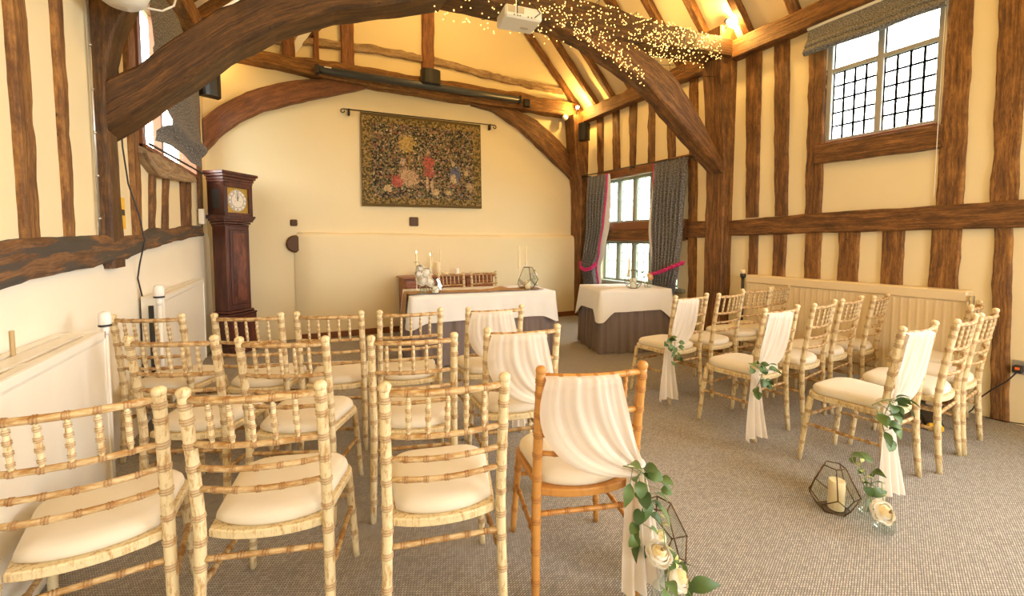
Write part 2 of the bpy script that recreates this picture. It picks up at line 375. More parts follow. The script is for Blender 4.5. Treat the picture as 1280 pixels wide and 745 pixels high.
# rafters, a part each
for y in (6.56, 6.10, 5.68, 5.22, 4.76, 4.26, 3.76, 3.29, 2.77, 2.2, 1.6):
    d = V((-.695,0,.719)); n = V((-.719,0,-.695)); a = V((4.84,y,RZ-.03))+n*.03
    timber('rafter', [a, a+d*1.5+V((0,.02*nz(y,1),0)), a+d*4.2], .095+.02*nz(y, 5), .09, n, M['oak'], cl, jit=.012, step=.16)
    d = V((.719,0,.695)); n = V((.695,0,-.719)); a = V((-1.08,y,RZ-.06))+n*.03
    timber('rafter', [a, a+d*1.5, a+d*4.2], .10, .09, n, M['oak'], cl, jit=.012, step=.2)
# ---- right wall timbers (name 'stud' etc., children of the wall)
def rstud(yb0, yb1, z0, yt0, yt1, z1, m='oak', x=4.822, nm='stud', **kw):
    loft(nm, [((x,yb0,z0),(4.88,yb0,z0),(4.88,yb1,z0),(x,yb1,z0)), ((x,yt0,z1),(4.88,yt0,z1),(4.88,yt1,z1),(x,yt1,z1))], M[m], wr, **kw)
for a in [(3.13,3.28,1.66,3.16,3.35,3.6), (2.80,2.94,1.66,2.85,3.02,3.6), (2.46,2.62,1.66,2.49,2.65,3.6), (1.42,1.585,1.66,1.44,1.585,3.6,'oak_pale'), (1.13,1.27,1.66,1.15,1.30,3.6,'oak_pale')]:
    rstud(*a, jit=.011, step=.05)
for a in [(3.11,3.23,.02,3.12,3.23,1.5), (2.80,2.93,.02,2.80,2.94,1.5), (2.45,2.59,.02,2.45,2.61,1.5,'oak_pale'), (2.11,2.28,.02,2.12,2.29,1.5,'oak_pale'), (1.78,1.93,.02,1.78,1.94,1.5,'oak_pale'), (1.41,1.60,.02,1.42,1.60,1.5,'oak_pale'), (1.09,1.19,.0,1.14,1.24,1.5,'oak_pale'), (.6,.75,0,.6,.75,1.5)]:
    rstud(*a, jit=.011, step=.05)
loft('rail', [((4.795,-2,1.53),(4.88,-2,1.53),(4.88,-2,1.71),(4.795,-2,1.71)), ((4.795,1.1,1.485),(4.88,1.1,1.485),(4.88,1.1,1.685),(4.795,1.1,1.685)), ((4.795,2.6,1.465),(4.88,2.6,1.465),(4.88,2.6,1.665),(4.795,2.6,1.665)), ((4.795,3.52,1.445),(4.88,3.52,1.445),(4.88,3.52,1.63),(4.795,3.52,1.63))], M['oak'], wr, jit=.012)
loft('rail', [((4.81,3.72,1.43),(4.88,3.72,1.43),(4.88,3.72,1.64),(4.81,3.72,1.64)), ((4.81,4.14,1.43),(4.88,4.14,1.43),(4.88,4.14,1.65),(4.81,4.14,1.65))], M['oak'], wr)
loft('wall_plate', [((4.72,YB,3.60),(4.9,YB,3.60),(4.9,YB,3.80),(4.72,YB,3.80)), ((4.72,1.5,3.57),(4.9,1.5,3.57),(4.9,1.5,3.78),(4.72,1.5,3.78)), ((4.72,6.6,3.50),(4.9,6.6,3.50),(4.9,6.6,3.72),(4.72,6.6,3.72))], M['oak'], wr, jit=.015, step=.15)
for a in [(5.92,6.07,2.54,5.95,6.12,3.55), (5.50,5.67,2.54,5.55,5.71,3.55), (5.15,5.27,2.54,5.14,5.31,3.55), (4.75,4.88,2.54,4.77,4.90,3.55), (4.36,4.50,2.54,4.40,4.55,3.55), (3.94,4.07,.02,4.02,4.16,3.55,'oak_pale')]:
    rstud(*a, jit=.010, step=.05)
loft('lintel', [((4.78,6.02,2.41),(4.9,6.02,2.41),(4.9,6.02,2.55),(4.78,6.02,2.55)), ((4.78,4.10,2.41),(4.9,4.10,2.41),(4.9,4.10,2.55),(4.78,4.10,2.55))], M['oak_red'], wr, jit=.006)
rstud(5.98, 6.12, .02, 5.98, 6.12, 2.42, 'oak', jit=.012)
loft('window_sill_beam', [((4.775,2.52,2.17),(4.88,2.52,2.17),(4.88,2.52,2.35),(4.775,2.52,2.35)), ((4.775,1.56,2.155),(4.88,1.56,2.155),(4.88,1.56,2.345),(4.775,1.56,2.345))], M['oak'], wr, jit=.012)
# ---- far-wall and left-wall timbers
def lstud(y0, y1, z0, t0, t1, z1, m='oak', d=.028, par=None, **kw):
    st = []
    for a, b, z in ((y0, y1, z0), (t0, t1, z1)): st.append((V((lx(a)+d,a,z)), V((lx(a)-.03,a,z)), V((lx(b)-.03,b,z)), V((lx(b)+d,b,z))))
    loft('stud', st, M[m], wl, **kw)
for a in [(2.64,2.76,1.34,2.61,2.74,3.6,'oak_pale'), (3.02,3.09,1.36,3.00,3.10,3.6,'oak_pale'), (3.99,4.13,1.38,3.98,4.16,3.6,'oak_pale'), (4.34,4.43,1.42,4.43,4.54,2.0), (4.67,4.79,1.42,4.80,4.92,2.0), (5.34,5.47,1.48,5.36,5.50,2.05), (5.56,5.68,1.48,5.58,5.72,2.1), (6.12,6.30,1.70,6.12,6.34,3.6), (1.9,2.05,1.3,1.9,2.05,3.6)]:
    lstud(*a, jit=.010, step=.05)
rt = [(-2,1.36),(1.9,1.345),(2.42,1.36),(2.76,1.38),(3.04,1.395),(3.77,1.40),(4.13,1.42),(4.4,1.475),(4.72,1.46),(5.43,1.52),(6.0,1.54)]
rb = [(-2,1.12),(1.9,1.15),(2.4,1.18),(2.68,1.205),(3.01,1.22),(3.7,1.24),(4.08,1.30),(4.45,1.33),(4.82,1.355),(5.43,1.40),(6.05,1.425)]
loft('rail', [(V((lx(a[0])+.07,b[0],b[1])), V((lx(a[0])-.03,b[0],b[1])), V((lx(a[0])-.03,a[0],a[1])), V((lx(a[0])+.06,a[0],a[1]))) for a, b in zip(rt, rb)], M['oak_soot'], wl, jit=.014, ch=.02, step=.08)
P = []
for i in range(70):
    y = -2+i*8.62/69; z = next((a[1]+(b[1]-a[1])*(y-a[0])/(b[0]-a[0]) for a, b in zip(rb, rb[1:]) if a[0] <= y <= b[0]), 1.43)+.01
    o = .018+.006*nz(y*2.1, .7); P.append([V((lx(y)+o, y, 0)), V((lx(y)+o+.004, y, .6)), V((lx(y)+o, y, z-.10)), V((lx(y)+o-.004, y, z-.03)), V((lx(y)-.002, y, z+.02))])
MB().grid(P).build('lower_block', M['plaster_low'], wl, smooth=True)
loft('wall_plate', [(V((lx(y)+.16,y,3.56)), V((lx(y)-.05,y,3.56)), V((lx(y)-.05,y,3.80)), V((lx(y)+.16,y,3.80))) for y in (YB, 1, 6.6)], M['oak_pale'], wl, jit=.02, step=.15)
loft('window_sill_lump', [(V((lx(y)+.08,y,zb)), V((lx(y)-.02,y,zb)), V((lx(y)-.02,y,zt)), V((lx(y)+.06,y,zt))) for y, zb, zt in [(4.10,2.02,2.07),(4.22,1.96,2.07),(4.45,1.89,2.07),(4.8,1.91,2.07),(5.1,1.94,2.07),(5.4,1.96,2.07),(5.75,2.0,2.07)]], M['lump'], wl, jit=.02, step=.06)
t2 = thing('trim_1', 'oak tie beam and curved braces framing the far gable wall', 'timber frame', kind='structure')
yf, yb = 6.47, 6.66
loft('tie_beam', [((x,yf,a),(x,yb,a),(x,yb,b),(x,yf,b)) for x, a, b in [(-.95,3.66,3.80),(-.1,3.63,3.80),(.6,3.585,3.82),(1.5,3.57,3.83),(2.3,3.57,3.84),(3.5,3.60,3.86),(4.72,3.62,3.86)]], M['oak_pale'], t2, jit=.022, step=.12)
yf = 6.55
loft('curved_brace', [((a[0],yf,a[1]),(a[0],yb,a[1]),(b[0],yb,b[1]),(b[0],yf,b[1])) for a, b in zip([(-.91,2.46),(-.75,2.68),(-.53,2.89),(-.25,3.07),(.13,3.23),(.64,3.42),(1.13,3.60)], [(-.91,2.88),(-.76,3.04),(-.47,3.26),(-.1,3.44),(.23,3.55),(.6,3.62),(1.13,3.64)])], M['oak_red'], t2, jit=.012, step=.08)
loft('curved_brace', [((a[0],yf,a[1]),(a[0],yb,a[1]),(b[0],yb,b[1]),(b[0],yf,b[1])) for a, b in zip([(2.67,3.57),(3.04,3.53),(3.55,3.30),(4.04,2.95),(4.50,2.62),(4.82,2.37)], [(2.72,3.62),(3.40,3.63),(3.88,3.48),(4.38,3.17),(4.76,2.82),(4.86,2.66)])], M['oak'], t2, jit=.012, step=.08)
loft('corner_post', [((4.70,6.36,0),(4.87,6.36,0),(4.87,6.64,0),(4.70,6.64,0)), ((4.70,6.36,2.3),(4.87,6.36,2.3),(4.87,6.64,2.3),(4.66,6.64,2.3)), ((4.56,6.36,3.0),(4.87,6.36,3.0),(4.87,6.64,3.0),(4.56,6.64,3.0)), ((4.50,6.36,3.62),(4.87,6.36,3.62),(4.87,6.64,3.62),(4.50,6.64,3.62))], M['oak'], t2, jit=.015)
for x0, x1, zb, t in [(-.02,.13,3.8,.0),(.36,.43,3.82,0),(.715,.89,3.83,-.01),(1.865,2.05,3.84,.04),(2.95,3.1,3.86,0)]:
    zt = RZ+SL*((x0+1.05) if x0 < 1.9 else (4.8-x1))
    loft('gable_stud', [((x0,6.58,zb),(x0,6.66,zb),(x1,6.66,zb),(x1,6.58,zb)), ((x0+t,6.58,zt),(x0+t,6.66,zt),(x1+t,6.66,zt),(x1+t,6.58,zt))], M['oak_red' if x0 < 2.5 else 'oak'], t2, jit=.012) if x0 < 2.5 else None
timber('purlin_strip', [(-.75,6.63,3.96),(-.1,6.63,4.03),(.3,6.63,4.08),(.86,6.63,4.13),(1.54,6.63,4.16),(2.29,6.63,4.15),(3.27,6.63,4.09),(4.45,6.63,4.07)], .06, .11, (0,0,1), M['lump'], t2, jit=.03, step=.08)
timber('raking_strut', [(.24,6.63,4.07),(1.1,6.63,5.1)], .05, .07, (-.6,0,.8), M['oak_dark'], t2, jit=.01)
timber('raking_strut', [(.10,6.61,3.9),(.75,6.61,5.0)], .04, .10, (-.6,0,.8), M['white'], t2, jit=.006)
# near truss
t1 = thing('trim_2', 'near oak truss of posts, tie beam and great curved braces', 'timber frame', kind='structure')
yf, yb = 3.45, 3.74
bb = [(-1.0,2.00),(-.89,2.09),(-.69,2.27),(-.48,2.47),(-.26,2.68),(-.07,2.82),(.13,2.94),(.34,3.05),(.69,3.17),(1.2,3.36)]
bt = [(-1.0,2.28),(-.90,2.38),(-.81,2.44),(-.68,2.58),(-.52,2.74),(-.38,2.88),(-.20,3.02),(.0,3.15),(.4,3.30),(1.2,3.44)]
loft('curved_brace', [((a[0],yf,a[1]),(a[0],yb,a[1]),(b[0],yb,b[1]),(b[0],yf,b[1])) for a, b in zip(bb, bt)], M['oak_dark'], t1, jit=.014, ch=.018, step=.09)
tie = loft('tie_beam', [((x,yf,a),(x,yb,a),(x,yb,b),(x,yf,b)) for x, a, b in [(-1.0,3.32,3.64),(.4,3.33,3.66),(1.2,3.38,3.68),(1.8,3.40,3.69),(2.85,3.39,3.69),(3.5,3.45,3.70),(4.3,3.53,3.76),(4.75,3.55,3.78)]], M['oak_dark'], t1, jit=.014, ch=.025, step=.1)
rbm = [(2.20,3.40),(2.66,3.31),(3.01,3.19),(3.45,3.03),(3.76,2.82),(4.15,2.57),(4.5,2.33),(4.70,2.19)]
rtp = [(2.35,3.46),(3.04,3.48),(3.42,3.36),(3.80,3.23),(4.10,2.97),(4.45,2.60),(4.62,2.40),(4.72,2.26)]
loft('curved_brace', [((a[0],yf+.03,a[1]),(a[0],yb-.05,a[1]),(b[0],yb-.05,b[1]),(b[0],yf+.03,b[1])) for a, b in zip(rbm, rtp)], M['oak'], t1, jit=.012, ch=.018, step=.09)
loft('post', [((a,3.47,z),(4.87,3.47,z),(4.87,3.73,z),(a,3.73,z)) for a, z in [(4.69,0),(4.685,1.6),(4.68,2.3),(4.62,2.9),(4.56,3.45),(4.54,3.9)]], M['oak'], t1, jit=.014, step=.12)
loft('post', [((-1.08,3.44,z),(b,3.44,z),(b-.01,3.66,z),(-1.08,3.66,z)) for b, z in [(-.95,1.20),(-.955,2.0),(-.955,2.35),(-.90,2.62),(-.78,2.9),(-.6,3.3)]], M['oak_dark'], t1, jit=.014, step=.1)
# skirting board, cased boards
sk = MB()
sk.cbox(.07, 4.72, 6.505, 6.535, 0, .085, .006); tag(sk.build('baseboard_far', M['oak_red'], kind='structure'), 'brown skirting board along the far wall', 'skirting')
tag(MB().cbox(4.80, 4.85, 1.62, 3.3, 0, .11, .01).build('baseboard_right', M['rad'], kind='structure'), 'cream skirting under the long right radiator', 'skirting')
# ---- windows
def pane_grid(nm, parent, x, y0, y1, z0, z1, ny, nz_, m=M['pane'], lead=.018, lm=None, sgn=1):
    """leaded light: each quarry a pane of its own on shared mesh, lead cames joined"""
    dy, dz = (y1-y0)/ny, (z1-z0)/nz_; g = lead/2
    me = bpy.data.meshes.new('pane'); t = .0015
    b = MB().box(-t, t, g, dy-g, g, dz-g); me.from_pydata([tuple(v) for v in b.v], [], b.f); me.materials.append(m)
    for i in range(ny):
        for j in range(nz_): obj(nm, me, parent, (x, y0+i*dy, z0+j*dz))
    c = MB()
    for i in range(ny+1): c.box(x-.004, x+.004, y0+i*dy-g, y0+i*dy+g, z0, z1)
    for j in range(nz_+1): c.box(x-.004, x+.004, y0, y1, z0+j*dz-g, z0+j*dz+g)
    c.build('leading', lm or M['lead'], parent)
w1 = thing('window_1', 'bright leaded window high in the right wall with cream frame', 'window', kind='structure')
def fr(mb, x0, x1, y0, y1, z0, z1, t):   # rectangular frame
    mb.cbox(x0,x1,y0,y0+t,z0,z1,.004); mb.cbox(x0,x1,y1-t,y1,z0,z1,.004); mb.cbox(x0,x1,y0+t,y1-t,z0,z0+t,.004); mb.cbox(x0,x1,y0+t,y1-t,z1-t,z1,.004)
f = MB(); fr(f, 4.86, 4.93, 1.60, 2.48, 2.36, 3.40, .045); f.cbox(4.87,4.93,2.02,2.07,2.40,3.36,.004); f.cbox(4.872,4.93,1.645,2.02,3.06,3.10,.004); f.cbox(4.872,4.93,2.07,2.435,3.06,3.10,.004)
f.build('window_frame', M['sash'], w1)
for a, b in ((1.645, 2.02), (2.07, 2.435)):
    pane_grid('pane', w1, 4.905, a, b, 2.405, 3.06, 4, 5); pane_grid('pane', w1, 4.905, a, b, 3.10, 3.355, 1, 1)
MB().cbox(4.79, 4.93, 1.60, 2.48, 2.345, 2.372, .008).build('window_sill', M['oak_red'], w1)
w2 = thing('window_2', 'stone mullioned leaded window behind the small table, split by an oak transom', 'window', kind='structure')
f = MB(); ym = [4.52, 4.89, 5.26, 5.63]
for z0, z1 in ((.72, 1.37), (1.69, 2.41)):
    for y in ym: f.cbox(4.93, 5.01, y-.052, y+.052, z0, z1, .02)
    f.cbox(4.93, 5.01, 4.28, 4.33, z0, z1); f.cbox(4.93, 5.01, 5.93, 5.98, z0, z1); f.cbox(4.93, 5.01, 4.28, 5.98, z0-.02, z0+.03); f.cbox(4.93, 5.01, 4.28, 5.98, z1-.03, z1+.02)
f.build('mullion_frame', M['mullion'], w2)
ed = [4.33]+sum([[y-.052, y+.052] for y in ym], [])+[5.93]
for z0, z1, n in ((.75, 1.34, 4), (1.72, 2.38, 4)):
    for a, b in zip(ed[0::2], ed[1::2]): pane_grid('pane', w2, 4.985, a, b, z0, z1, 2, n, lead=.012, lm=M['mullion'])
loft('transom', [((4.80,6.0,1.40),(5.02,6.0,1.40),(5.02,6.0,1.68),(4.80,6.0,1.68)), ((4.80,4.12,1.40),(5.02,4.12,1.40),(5.02,4.12,1.68),(4.80,4.12,1.68))], M['oak'], w2, jit=.008)
MB().cbox(4.785,4.83,4.14,5.98,1.56,1.685,.006).build('transom_board', M['oak_red'], w2)
MB().cbox(4.785,4.83,4.14,5.98,1.385,1.415,.006).build('transom_board', M['oak_red'], w2)
MB().cbox(4.80,5.0,4.14,5.98,.66,.72,.01).build('window_sill', M['mullion'], w2)
w3 = thing('window_3', 'high window in the left wall half hidden by a sagging grey blind', 'window', kind='structure')
def LB(mb, y0, y1, z0, z1, o0, o1):
    c = [V((lx(y)+o, y, z)) for z in (z0, z1) for y, o in ((y0,o0),(y1,o0),(y1,o1),(y0,o1))]
    return mb.add(c, [(0,1,2,3),(7,6,5,4),(0,4,5,1),(1,5,6,2),(2,6,7,3),(3,7,4,0)])
f = MB(); LB(f,4.20,4.28,2.07,3.45,-.12,.03); LB(f,5.98,6.06,2.07,3.45,-.12,.03); LB(f,4.20,6.06,2.07,2.10,-.12,.05); LB(f,4.20,6.06,3.40,3.45,-.12,.03); LB(f,5.08,5.14,2.1,3.4,-.12,-.06)
f.build('window_frame', M['oak_red'], w3)
for a in range(4):
    y0 = 4.28+a*.425
    for k in range(3):
        q = MB(); LB(q, y0+.004, y0+.42, 2.11+k*.43, 2.53+k*.43, -.093, -.09); q.build('pane', M['pane'], w3)
# ---------------------------------------------------------------- chairs
def bead_tube(pts, r, beads, n=10, bead=.0034, bw=.0048, taper=None, ends=None):
    """turned bamboo-look rod: path, radius, twin beads at the given fractions"""
    pts = [V(p) for p in pts]; L = sum((a-b).length for a, b in zip(pts, pts[1:])); ts = set([i/8 for i in range(9)]); bump_ = {}; wear = {}
    for c in beads:
        for s in (-1, 1):
            q = c+s*bw*.95/L
            for dt, a in ((-bw*.8/L, 0), (0, bead), (bw*.8/L, 0)):
                if 0 < q+dt < 1: ts.add(round(q+dt, 5)); bump_[round(q+dt, 5)] = a
        for dt, k in ((-1.75, 1), (-.15, 1), (.15, 1), (1.75, 1), (-2.6, 0), (2.6, 0), (-.95, .3), (.95, .3)):
            if 0 < c+dt*bw/L < 1: ts.add(round(c+dt*bw/L, 5)); wear[round(c+dt*bw/L, 5)] = k
    ts = sorted(ts); P = [poly(pts, t) for t in ts]
    rr = [(taper(t) if taper else r)+bump_.get(t, 0) for t in ts]
    if ends: rr[-1] = rr[-1]*.9
    m = MB().tube(P, rr, n); m.uv = [(wear.get(t, 0), t) for t in ts for _ in range(n)]; return m
def py(z):   # back line of the rear post: kicks out at the foot, leans back above the seat
    return -.19-.03*max(0, (.43-z)/.43)**1.5-.062*max(0, (z-.43)/.49)**1.25
def arc(x0, x1, z, dip=.032, n=7):   # back rails bow backwards
    return [V((x0+(x1-x0)*i/(n-1), py(z)-dip*(1-(2*i/(n-1)-1)**2), z)) for i in range(n)]
def seat_outline(rear, front, y0, y1, rad, n=6, bulge=.035):
    pts = [(rear*(2*k/8-1), y0-bulge*(1-abs(2*k/8-1)**2.2)) for k in range(9)]
    for k in range(n+1):
        a = pi/2*k/n; pts.append((front-rad+rad*cos(a), y1-rad+rad*sin(a)))
    for k in range(n+1):
        a = pi/2+pi/2*k/n; pts.append((-front+rad+rad*cos(a), y1-rad+rad*sin(a)))
    return pts
def chair_proto(wood, rail, cush, label, group):
    t = thing('spindle_back_chair', label, 'chair', group=group); X = .193
    # seat
    o = seat_outline(.172, .208, -.175, .215, .10); n = len(o); mb = MB()
    prof = [(.0, .405), (.004, .409), (.004, .430), (.0, .435)]
    vs = [(x*(1+e*4), y*(1+e*4), z) for e, z in prof for x, y in o]
    fs = [(i*n+k, i*n+(k+1) % n, (i+1)*n+(k+1) % n, (i+1)*n+k) for i in range(len(prof)-1) for k in range(n)]
    fs += [tuple(range(n-1, -1, -1)), tuple(range(3*n, 4*n))]
    mesh('seat_frame', vs, fs, wood, t, smooth=False)
    o = seat_outline(.166, .200, -.150, .205, .10, 7, .05); n = len(o); vs = []; fs = []
    prof = [(.955, .4355), (.99, .444), (1.0, .455), (.985, .469), (.93, .482), (.8, .491), (.5, .497)]
    for s, z in prof: vs += [(x*s, .015+(y-.015)*s, z) for x, y in o]
    for i in range(len(prof)-1): fs += [(i*n+k, i*n+(k+1) % n, (i+1)*n+(k+1) % n, (i+1)*n+k) for k in range(n)]
    fs += [tuple(range(n-1, -1, -1)), tuple((len(prof)-1)*n+k for k in range(n))]
    mesh('cushion', vs, fs, cush, t)
    for s in (-1, 1):
        zs = [0, .08, .2, .32, .43, .5, .6, .7, .8, .895]
        pts = [V((s*(X+.008*max(0, (.43-z)/.43)), py(z), z)) for z in zs]
        bead_tube(pts, .0172, [.11, .235, .36, .45, .545, .645, .735, .82, .91, .965], 10, .0032, .005, taper=lambda q: .0148+.003*min(1, q*3)).build('rear_leg', wood, t, smooth=True)
        k = MB().lathe([(.0165,0),(.0195,.006),(.0205,.014),(.0185,.021),(.011,.027),(.003,.029)], (s*X, py(.895)-.001, .892), 10); k.build('finial', wood, t, smooth=True)
        pts = [V((s*.207, .222, 0)), V((s*.196, .205, .2)), V((s*.184, .182, .406))]
        bead_tube(pts, .016, [.28, .52, .78], 10, .003, .005, taper=lambda q: .013+.0045*q).build('front_leg', wood, t, smooth=True)
        a, b = V((s*.194, .203, .235)), V((s*(X+.004), py(.255), .255))
        bead_tube([a, a.lerp(b, .5), b], .0095, [.18, .5, .82], 8).build('stretcher', rail, t, smooth=True)
    for y, z, x in ((.199, .285, .188), (py(.345), .345, .186)):
        bead_tube([V((-x, y, z)), V((0, y, z)), V((x, y, z))], .0098, [.12, .3, .5, .7, .88], 8).build('stretcher', rail, t, smooth=True)
    for z, r, nm in ((.882, .0118, 'top_rail'), (.735, .0105, 'back_rail'), (.655, .0098, 'back_rail'), (.583, .0098, 'back_rail')):
        bead_tube(arc(-X+.01, X-.01, z), r, [1/6, 2/6, 3/6, 4/6, 5/6] if z > .7 else [.14, .32, .5, .68, .86], 8, .0025, .004).build(nm, rail, t, smooth=True)
    A = arc(-X+.01, X-.01, .882, n=13); B = arc(-X+.01, X-.01, .735, n=13)
    for k in range(1, 6):
        bead_tube([B[2*k]+V((0,0,.004)), A[2*k]-V((0,0,.004))], .0078, [.16, .40, .62, .84], 8, .003, .0035, taper=lambda q: .0058+.0026*sin(pi*q)).build('spindle', wood, t, smooth=True)
    return t
GL, GR = 'chairs left of the aisle', 'chairs right of the aisle'
proto = chair_proto(M['limewash'], M['limerail'], M['cushion'], '', GL)
gold = chair_proto(M['goldwood'], M['goldwood'], M['cushion'], 'golden wooden spindle-back chair with ivory sash, in front of the floor vase', GL)
CH = {}
LW = 'limewashed spindle-back chair '
table_ = [  # key, top centre x, y, angle, group, label
 ('A', -.555, 1.605, 3.6, GL, LW+'nearest the left radiator, cut off by the photo edge'),
 ('B', -.11, 1.514, -17, GL, LW+'in nearest row, second from the left radiator'),
 ('C', .441, 1.307, -12.5, GL, LW+'in nearest row, beside the golden chair'),
 ('E', -.499, 2.478, -25, GL, LW+'in second row, against the left radiator'),
 ('F', -.041, 2.224, -24, GL, LW+'in second row, second from the left radiator'),
 ('G', .512, 2.008, -16.5, GL, LW+'in second row, beside a sashed chair on its right'),
 ('H', 1.077, 1.948, -11, GL, LW+'with ivory sash, directly behind the golden chair'),
 ('I', -.771, 3.277, -22, GL, LW+'in third row, beside the left radiator pipes'),
 ('J', -.239, 3.059, -22, GL, LW+'in third row, in front of the tall clock'),
 ('K', .21, 2.90, -20, GL, LW+'in third row, middle of the five'),
 ('L', .69, 2.766, -10, GL, LW+'in third row, before the left end of the long table'),
 ('M', 1.245, 2.646, -6, GL, LW+'with ivory sash, closest left-side chair to the long table'),
 ('N', 3.007, 2.50, 1, GR, LW+'with ivory sash and greenery, nearest the small table'),
 ('O', 3.48, 2.47, 6, GR, LW+'in far right row, second from the aisle'),
 ('P', 3.99, 2.57, -3, GR, LW+'in far right row, third from the aisle'),
 ('Q', 4.46, 2.62, 9, GR, LW+'in far right row, tight against the long radiator'),
 ('R', 2.998, 1.747, 1.5, GR, LW+'with ivory sash and greenery, aisle end of the middle right row'),
 ('S', 3.56, 1.76, 8, GR, LW+'in middle right row, second from the aisle'),
 ('T', 4.02, 1.79, 6, GR, LW+'in middle right row, third from the aisle'),
 ('U', 4.47, 1.78, 9, GR, LW+'in middle right row, tight against the long radiator'),
 ('V', 3.043, 1.034, 0, GR, LW+'with ivory sash and greenery, behind the floor lantern'),
 ('W', 3.60, 1.01, 5, GR, LW+'in nearest right row, second from the aisle'),
 ('X', 4.03, 1.03, 5, GR, LW+'in nearest right row, third from the aisle'),
 ('Y', 4.50, 1.22, 9, GR, LW+'in nearest right row, last and half hidden beside the wall'),
 ('T1', 2.03, 5.80, 186, 'chairs behind the long table', LW+'behind the long table, left one near the tapers'),
 ('T2', 2.56, 5.86, 176, 'chairs behind the long table', LW+'behind the long table, right one before the sideboard end'),
]
def seat_place(o, cx, cy, ang):
    a = R(ang); o.location = (cx-sin(a)*.25, cy+cos(a)*.25, 0); o.rotation_euler = (0, 0, a); o.scale = (1, 1, 1.012)
for i, (k, cx, cy, an, g, lb) in enumerate(table_):
    o = proto if i == 0 else copy_tree(proto)
    seat_place(o, cx, cy, an); o['label'] = lb; o['group'] = g; CH[k] = o
seat_place(gold, .964, 1.22, -17.3); CH['D'] = gold
# ---------------------------------------------------------------- chiffon sashes
def sash(key, m, label, width=(.9, .32), tail=.46, low=.50):
    """m=+1: gathers at the chair's right post, m=-1: at its left post. width: the stretch of rail covered"""
    c = CH[key]; t = thing('chair_sash', label, 'sash', c.location, c.rotation_euler.z, 'ivory chair sashes')
    NU, NV = 34, 16; P = []
    xa, xb = -.193+.386*(1-width[0]), -.193+.386*(1-width[1])
    for j in range(NV+4):
        row = []
        for i in range(NU+1):
            u = i/NU; x0 = xa+(xb-xa)*u
            bow = .034*(1-min(1, (x0/.185)**2))
            if j < 3:      # short flap over the front of the rail
                z = (.80, .85, .893)[j]; y = py(z)-bow+.021; row.append(V((x0*m, y+.003*sin(u*40+j), z)))
            elif j == 3: row.append(V((x0*m, py(.89)-bow, .9005)))
            else:
                q = (j-4)/(NV-1)
                A = V((x0, 0, .888)); G = V((.196+.012*u, 0, low-.02+.055*u))
                Bl = V((xa-.10, 0, low+.03)); Br = V((xb+.05, 0, .72)); B = Bl.lerp(Br, u**.8)
                p = A*(1-q)**2+B*2*q*(1-q)+G*q*q
                bw = .034*(1-min(1, (p.x/.185)**2)) if abs(p.x) < .185 else 0
                ple = .007*(.35+q)*sin(u*2*pi*4+q*2.6+1.8*sin(u*4+q*3))+.003*sin(u*2*pi*9.3+3*q+2*sin(u*7))
                row.append(V((p.x*m, py(p.z)-bw*(1-.35*q)-.028-.012*q+ple*.9, p.z)))
        P.append(row)
    MB().grid(P).build('drape', M['chiffon'], t, smooth=True)
    # knot round the post and the tail that hangs to the floor
    k = MB(); zk = low+.005; k.tube([V((m*.193+.031*cos(a*pi/6), py(zk)+.031*sin(a*pi/6), zk+.012*cos(a*pi/6+.5))) for a in range(13)], .013, 8)
    k.build('knot', M['chiffon'], t, smooth=True)
    P = []; NU = 30
    for j in range(15):
        q = j/14; row = []
        for i in range(NU+1):
            u = i/NU; wdt = .06+(.12 if m > 0 else .17)*q**.7; z = zk-(zk-.5+tail-.02+.015*sin(u*7))*q
            x = (.185 if m > 0 else .235)+.020*q+(u-.5)*wdt
            y = py(max(z, .0))-(.036 if m > 0 else .026)-.018*sin(pi*min(1, q*3)*.5)-.015*q+(.008+.016*q)*sin(u*2*pi*3.5+.6*q)+.004*sin(u*31+q*4)
            row.append(V((x*m, y, z)))
        P.append(row)
    MB().grid(P).build('tail', M['chiffon'], t, smooth=True)
    return t
sash('D', 1, 'ivory chiffon sash draped over the golden chair, its tail reaching the floor', (.97, .28))
sash('H', 1, 'ivory chiffon sash over the sashed chair directly behind the golden one', (.96, .22))
sash('M', 1, 'ivory chiffon sash over the left-side chair closest to the long table', (.96, .22))
sash('N', -1, 'ivory chiffon sash on the aisle chair nearest the small table', (.55, .02), .44)
sash('R', -1, 'ivory chiffon sash on the aisle chair of the middle right row', (.60, .02), .45)
sash('V', -1, 'ivory chiffon sash on the chair behind the floor lantern', (.56, .02), .47)
# ---------------------------------------------------------------- leaves and flowers
def leaf_mesh(name, l, wdt, m, cup=.12, pointed=False, n=7):
    vs = []; fs = []
    for i in range(n):
        t = i/(n-1); w_ = wdt*(sin(pi*t)**(.55 if not pointed else .9))*(1-.25*t if not pointed else 1.15-.6*t); w_ = max(w_, .0006)
        z = cup*l*sin(pi*t)-.25*l*t*t
        vs += [(-w_/2, l*t, z+.10*w_), (0, l*t, z), (w_/2, l*t, z+.10*w_)]
    for i in range(n-1): fs += [(3*i, 3*i+1, 3*i+4, 3*i+3), (3*i+1, 3*i+2, 3*i+5, 3*i+4)]
    me = bpy.data.meshes.new(name); me.from_pydata(vs, [], fs); me.materials.append(m)
    me.polygons.foreach_set('use_smooth', [True]*len(fs)); return me
LEAF = leaf_mesh('leaf', .048, .046, M['leaf']); LEAFP = leaf_mesh('pointed_leaf', .075, .042, M['leaf'], pointed=True); SPRIG = leaf_mesh('sprig', .03, .012, M['leaf_pale'], pointed=True)
rnd = random.Random(5)
def put(name, me, parent, loc, d, sc=1, roll=0):
    o = obj(name, me, parent, loc); o.rotation_mode = 'QUATERNION'
    q = V(d).normalized().to_track_quat('Y', 'Z'); 
    o.rotation_quaternion = q @ Matrix.Rotation(roll, 3, 'Y').to_quaternion(); o.scale = (sc,)*3; return o
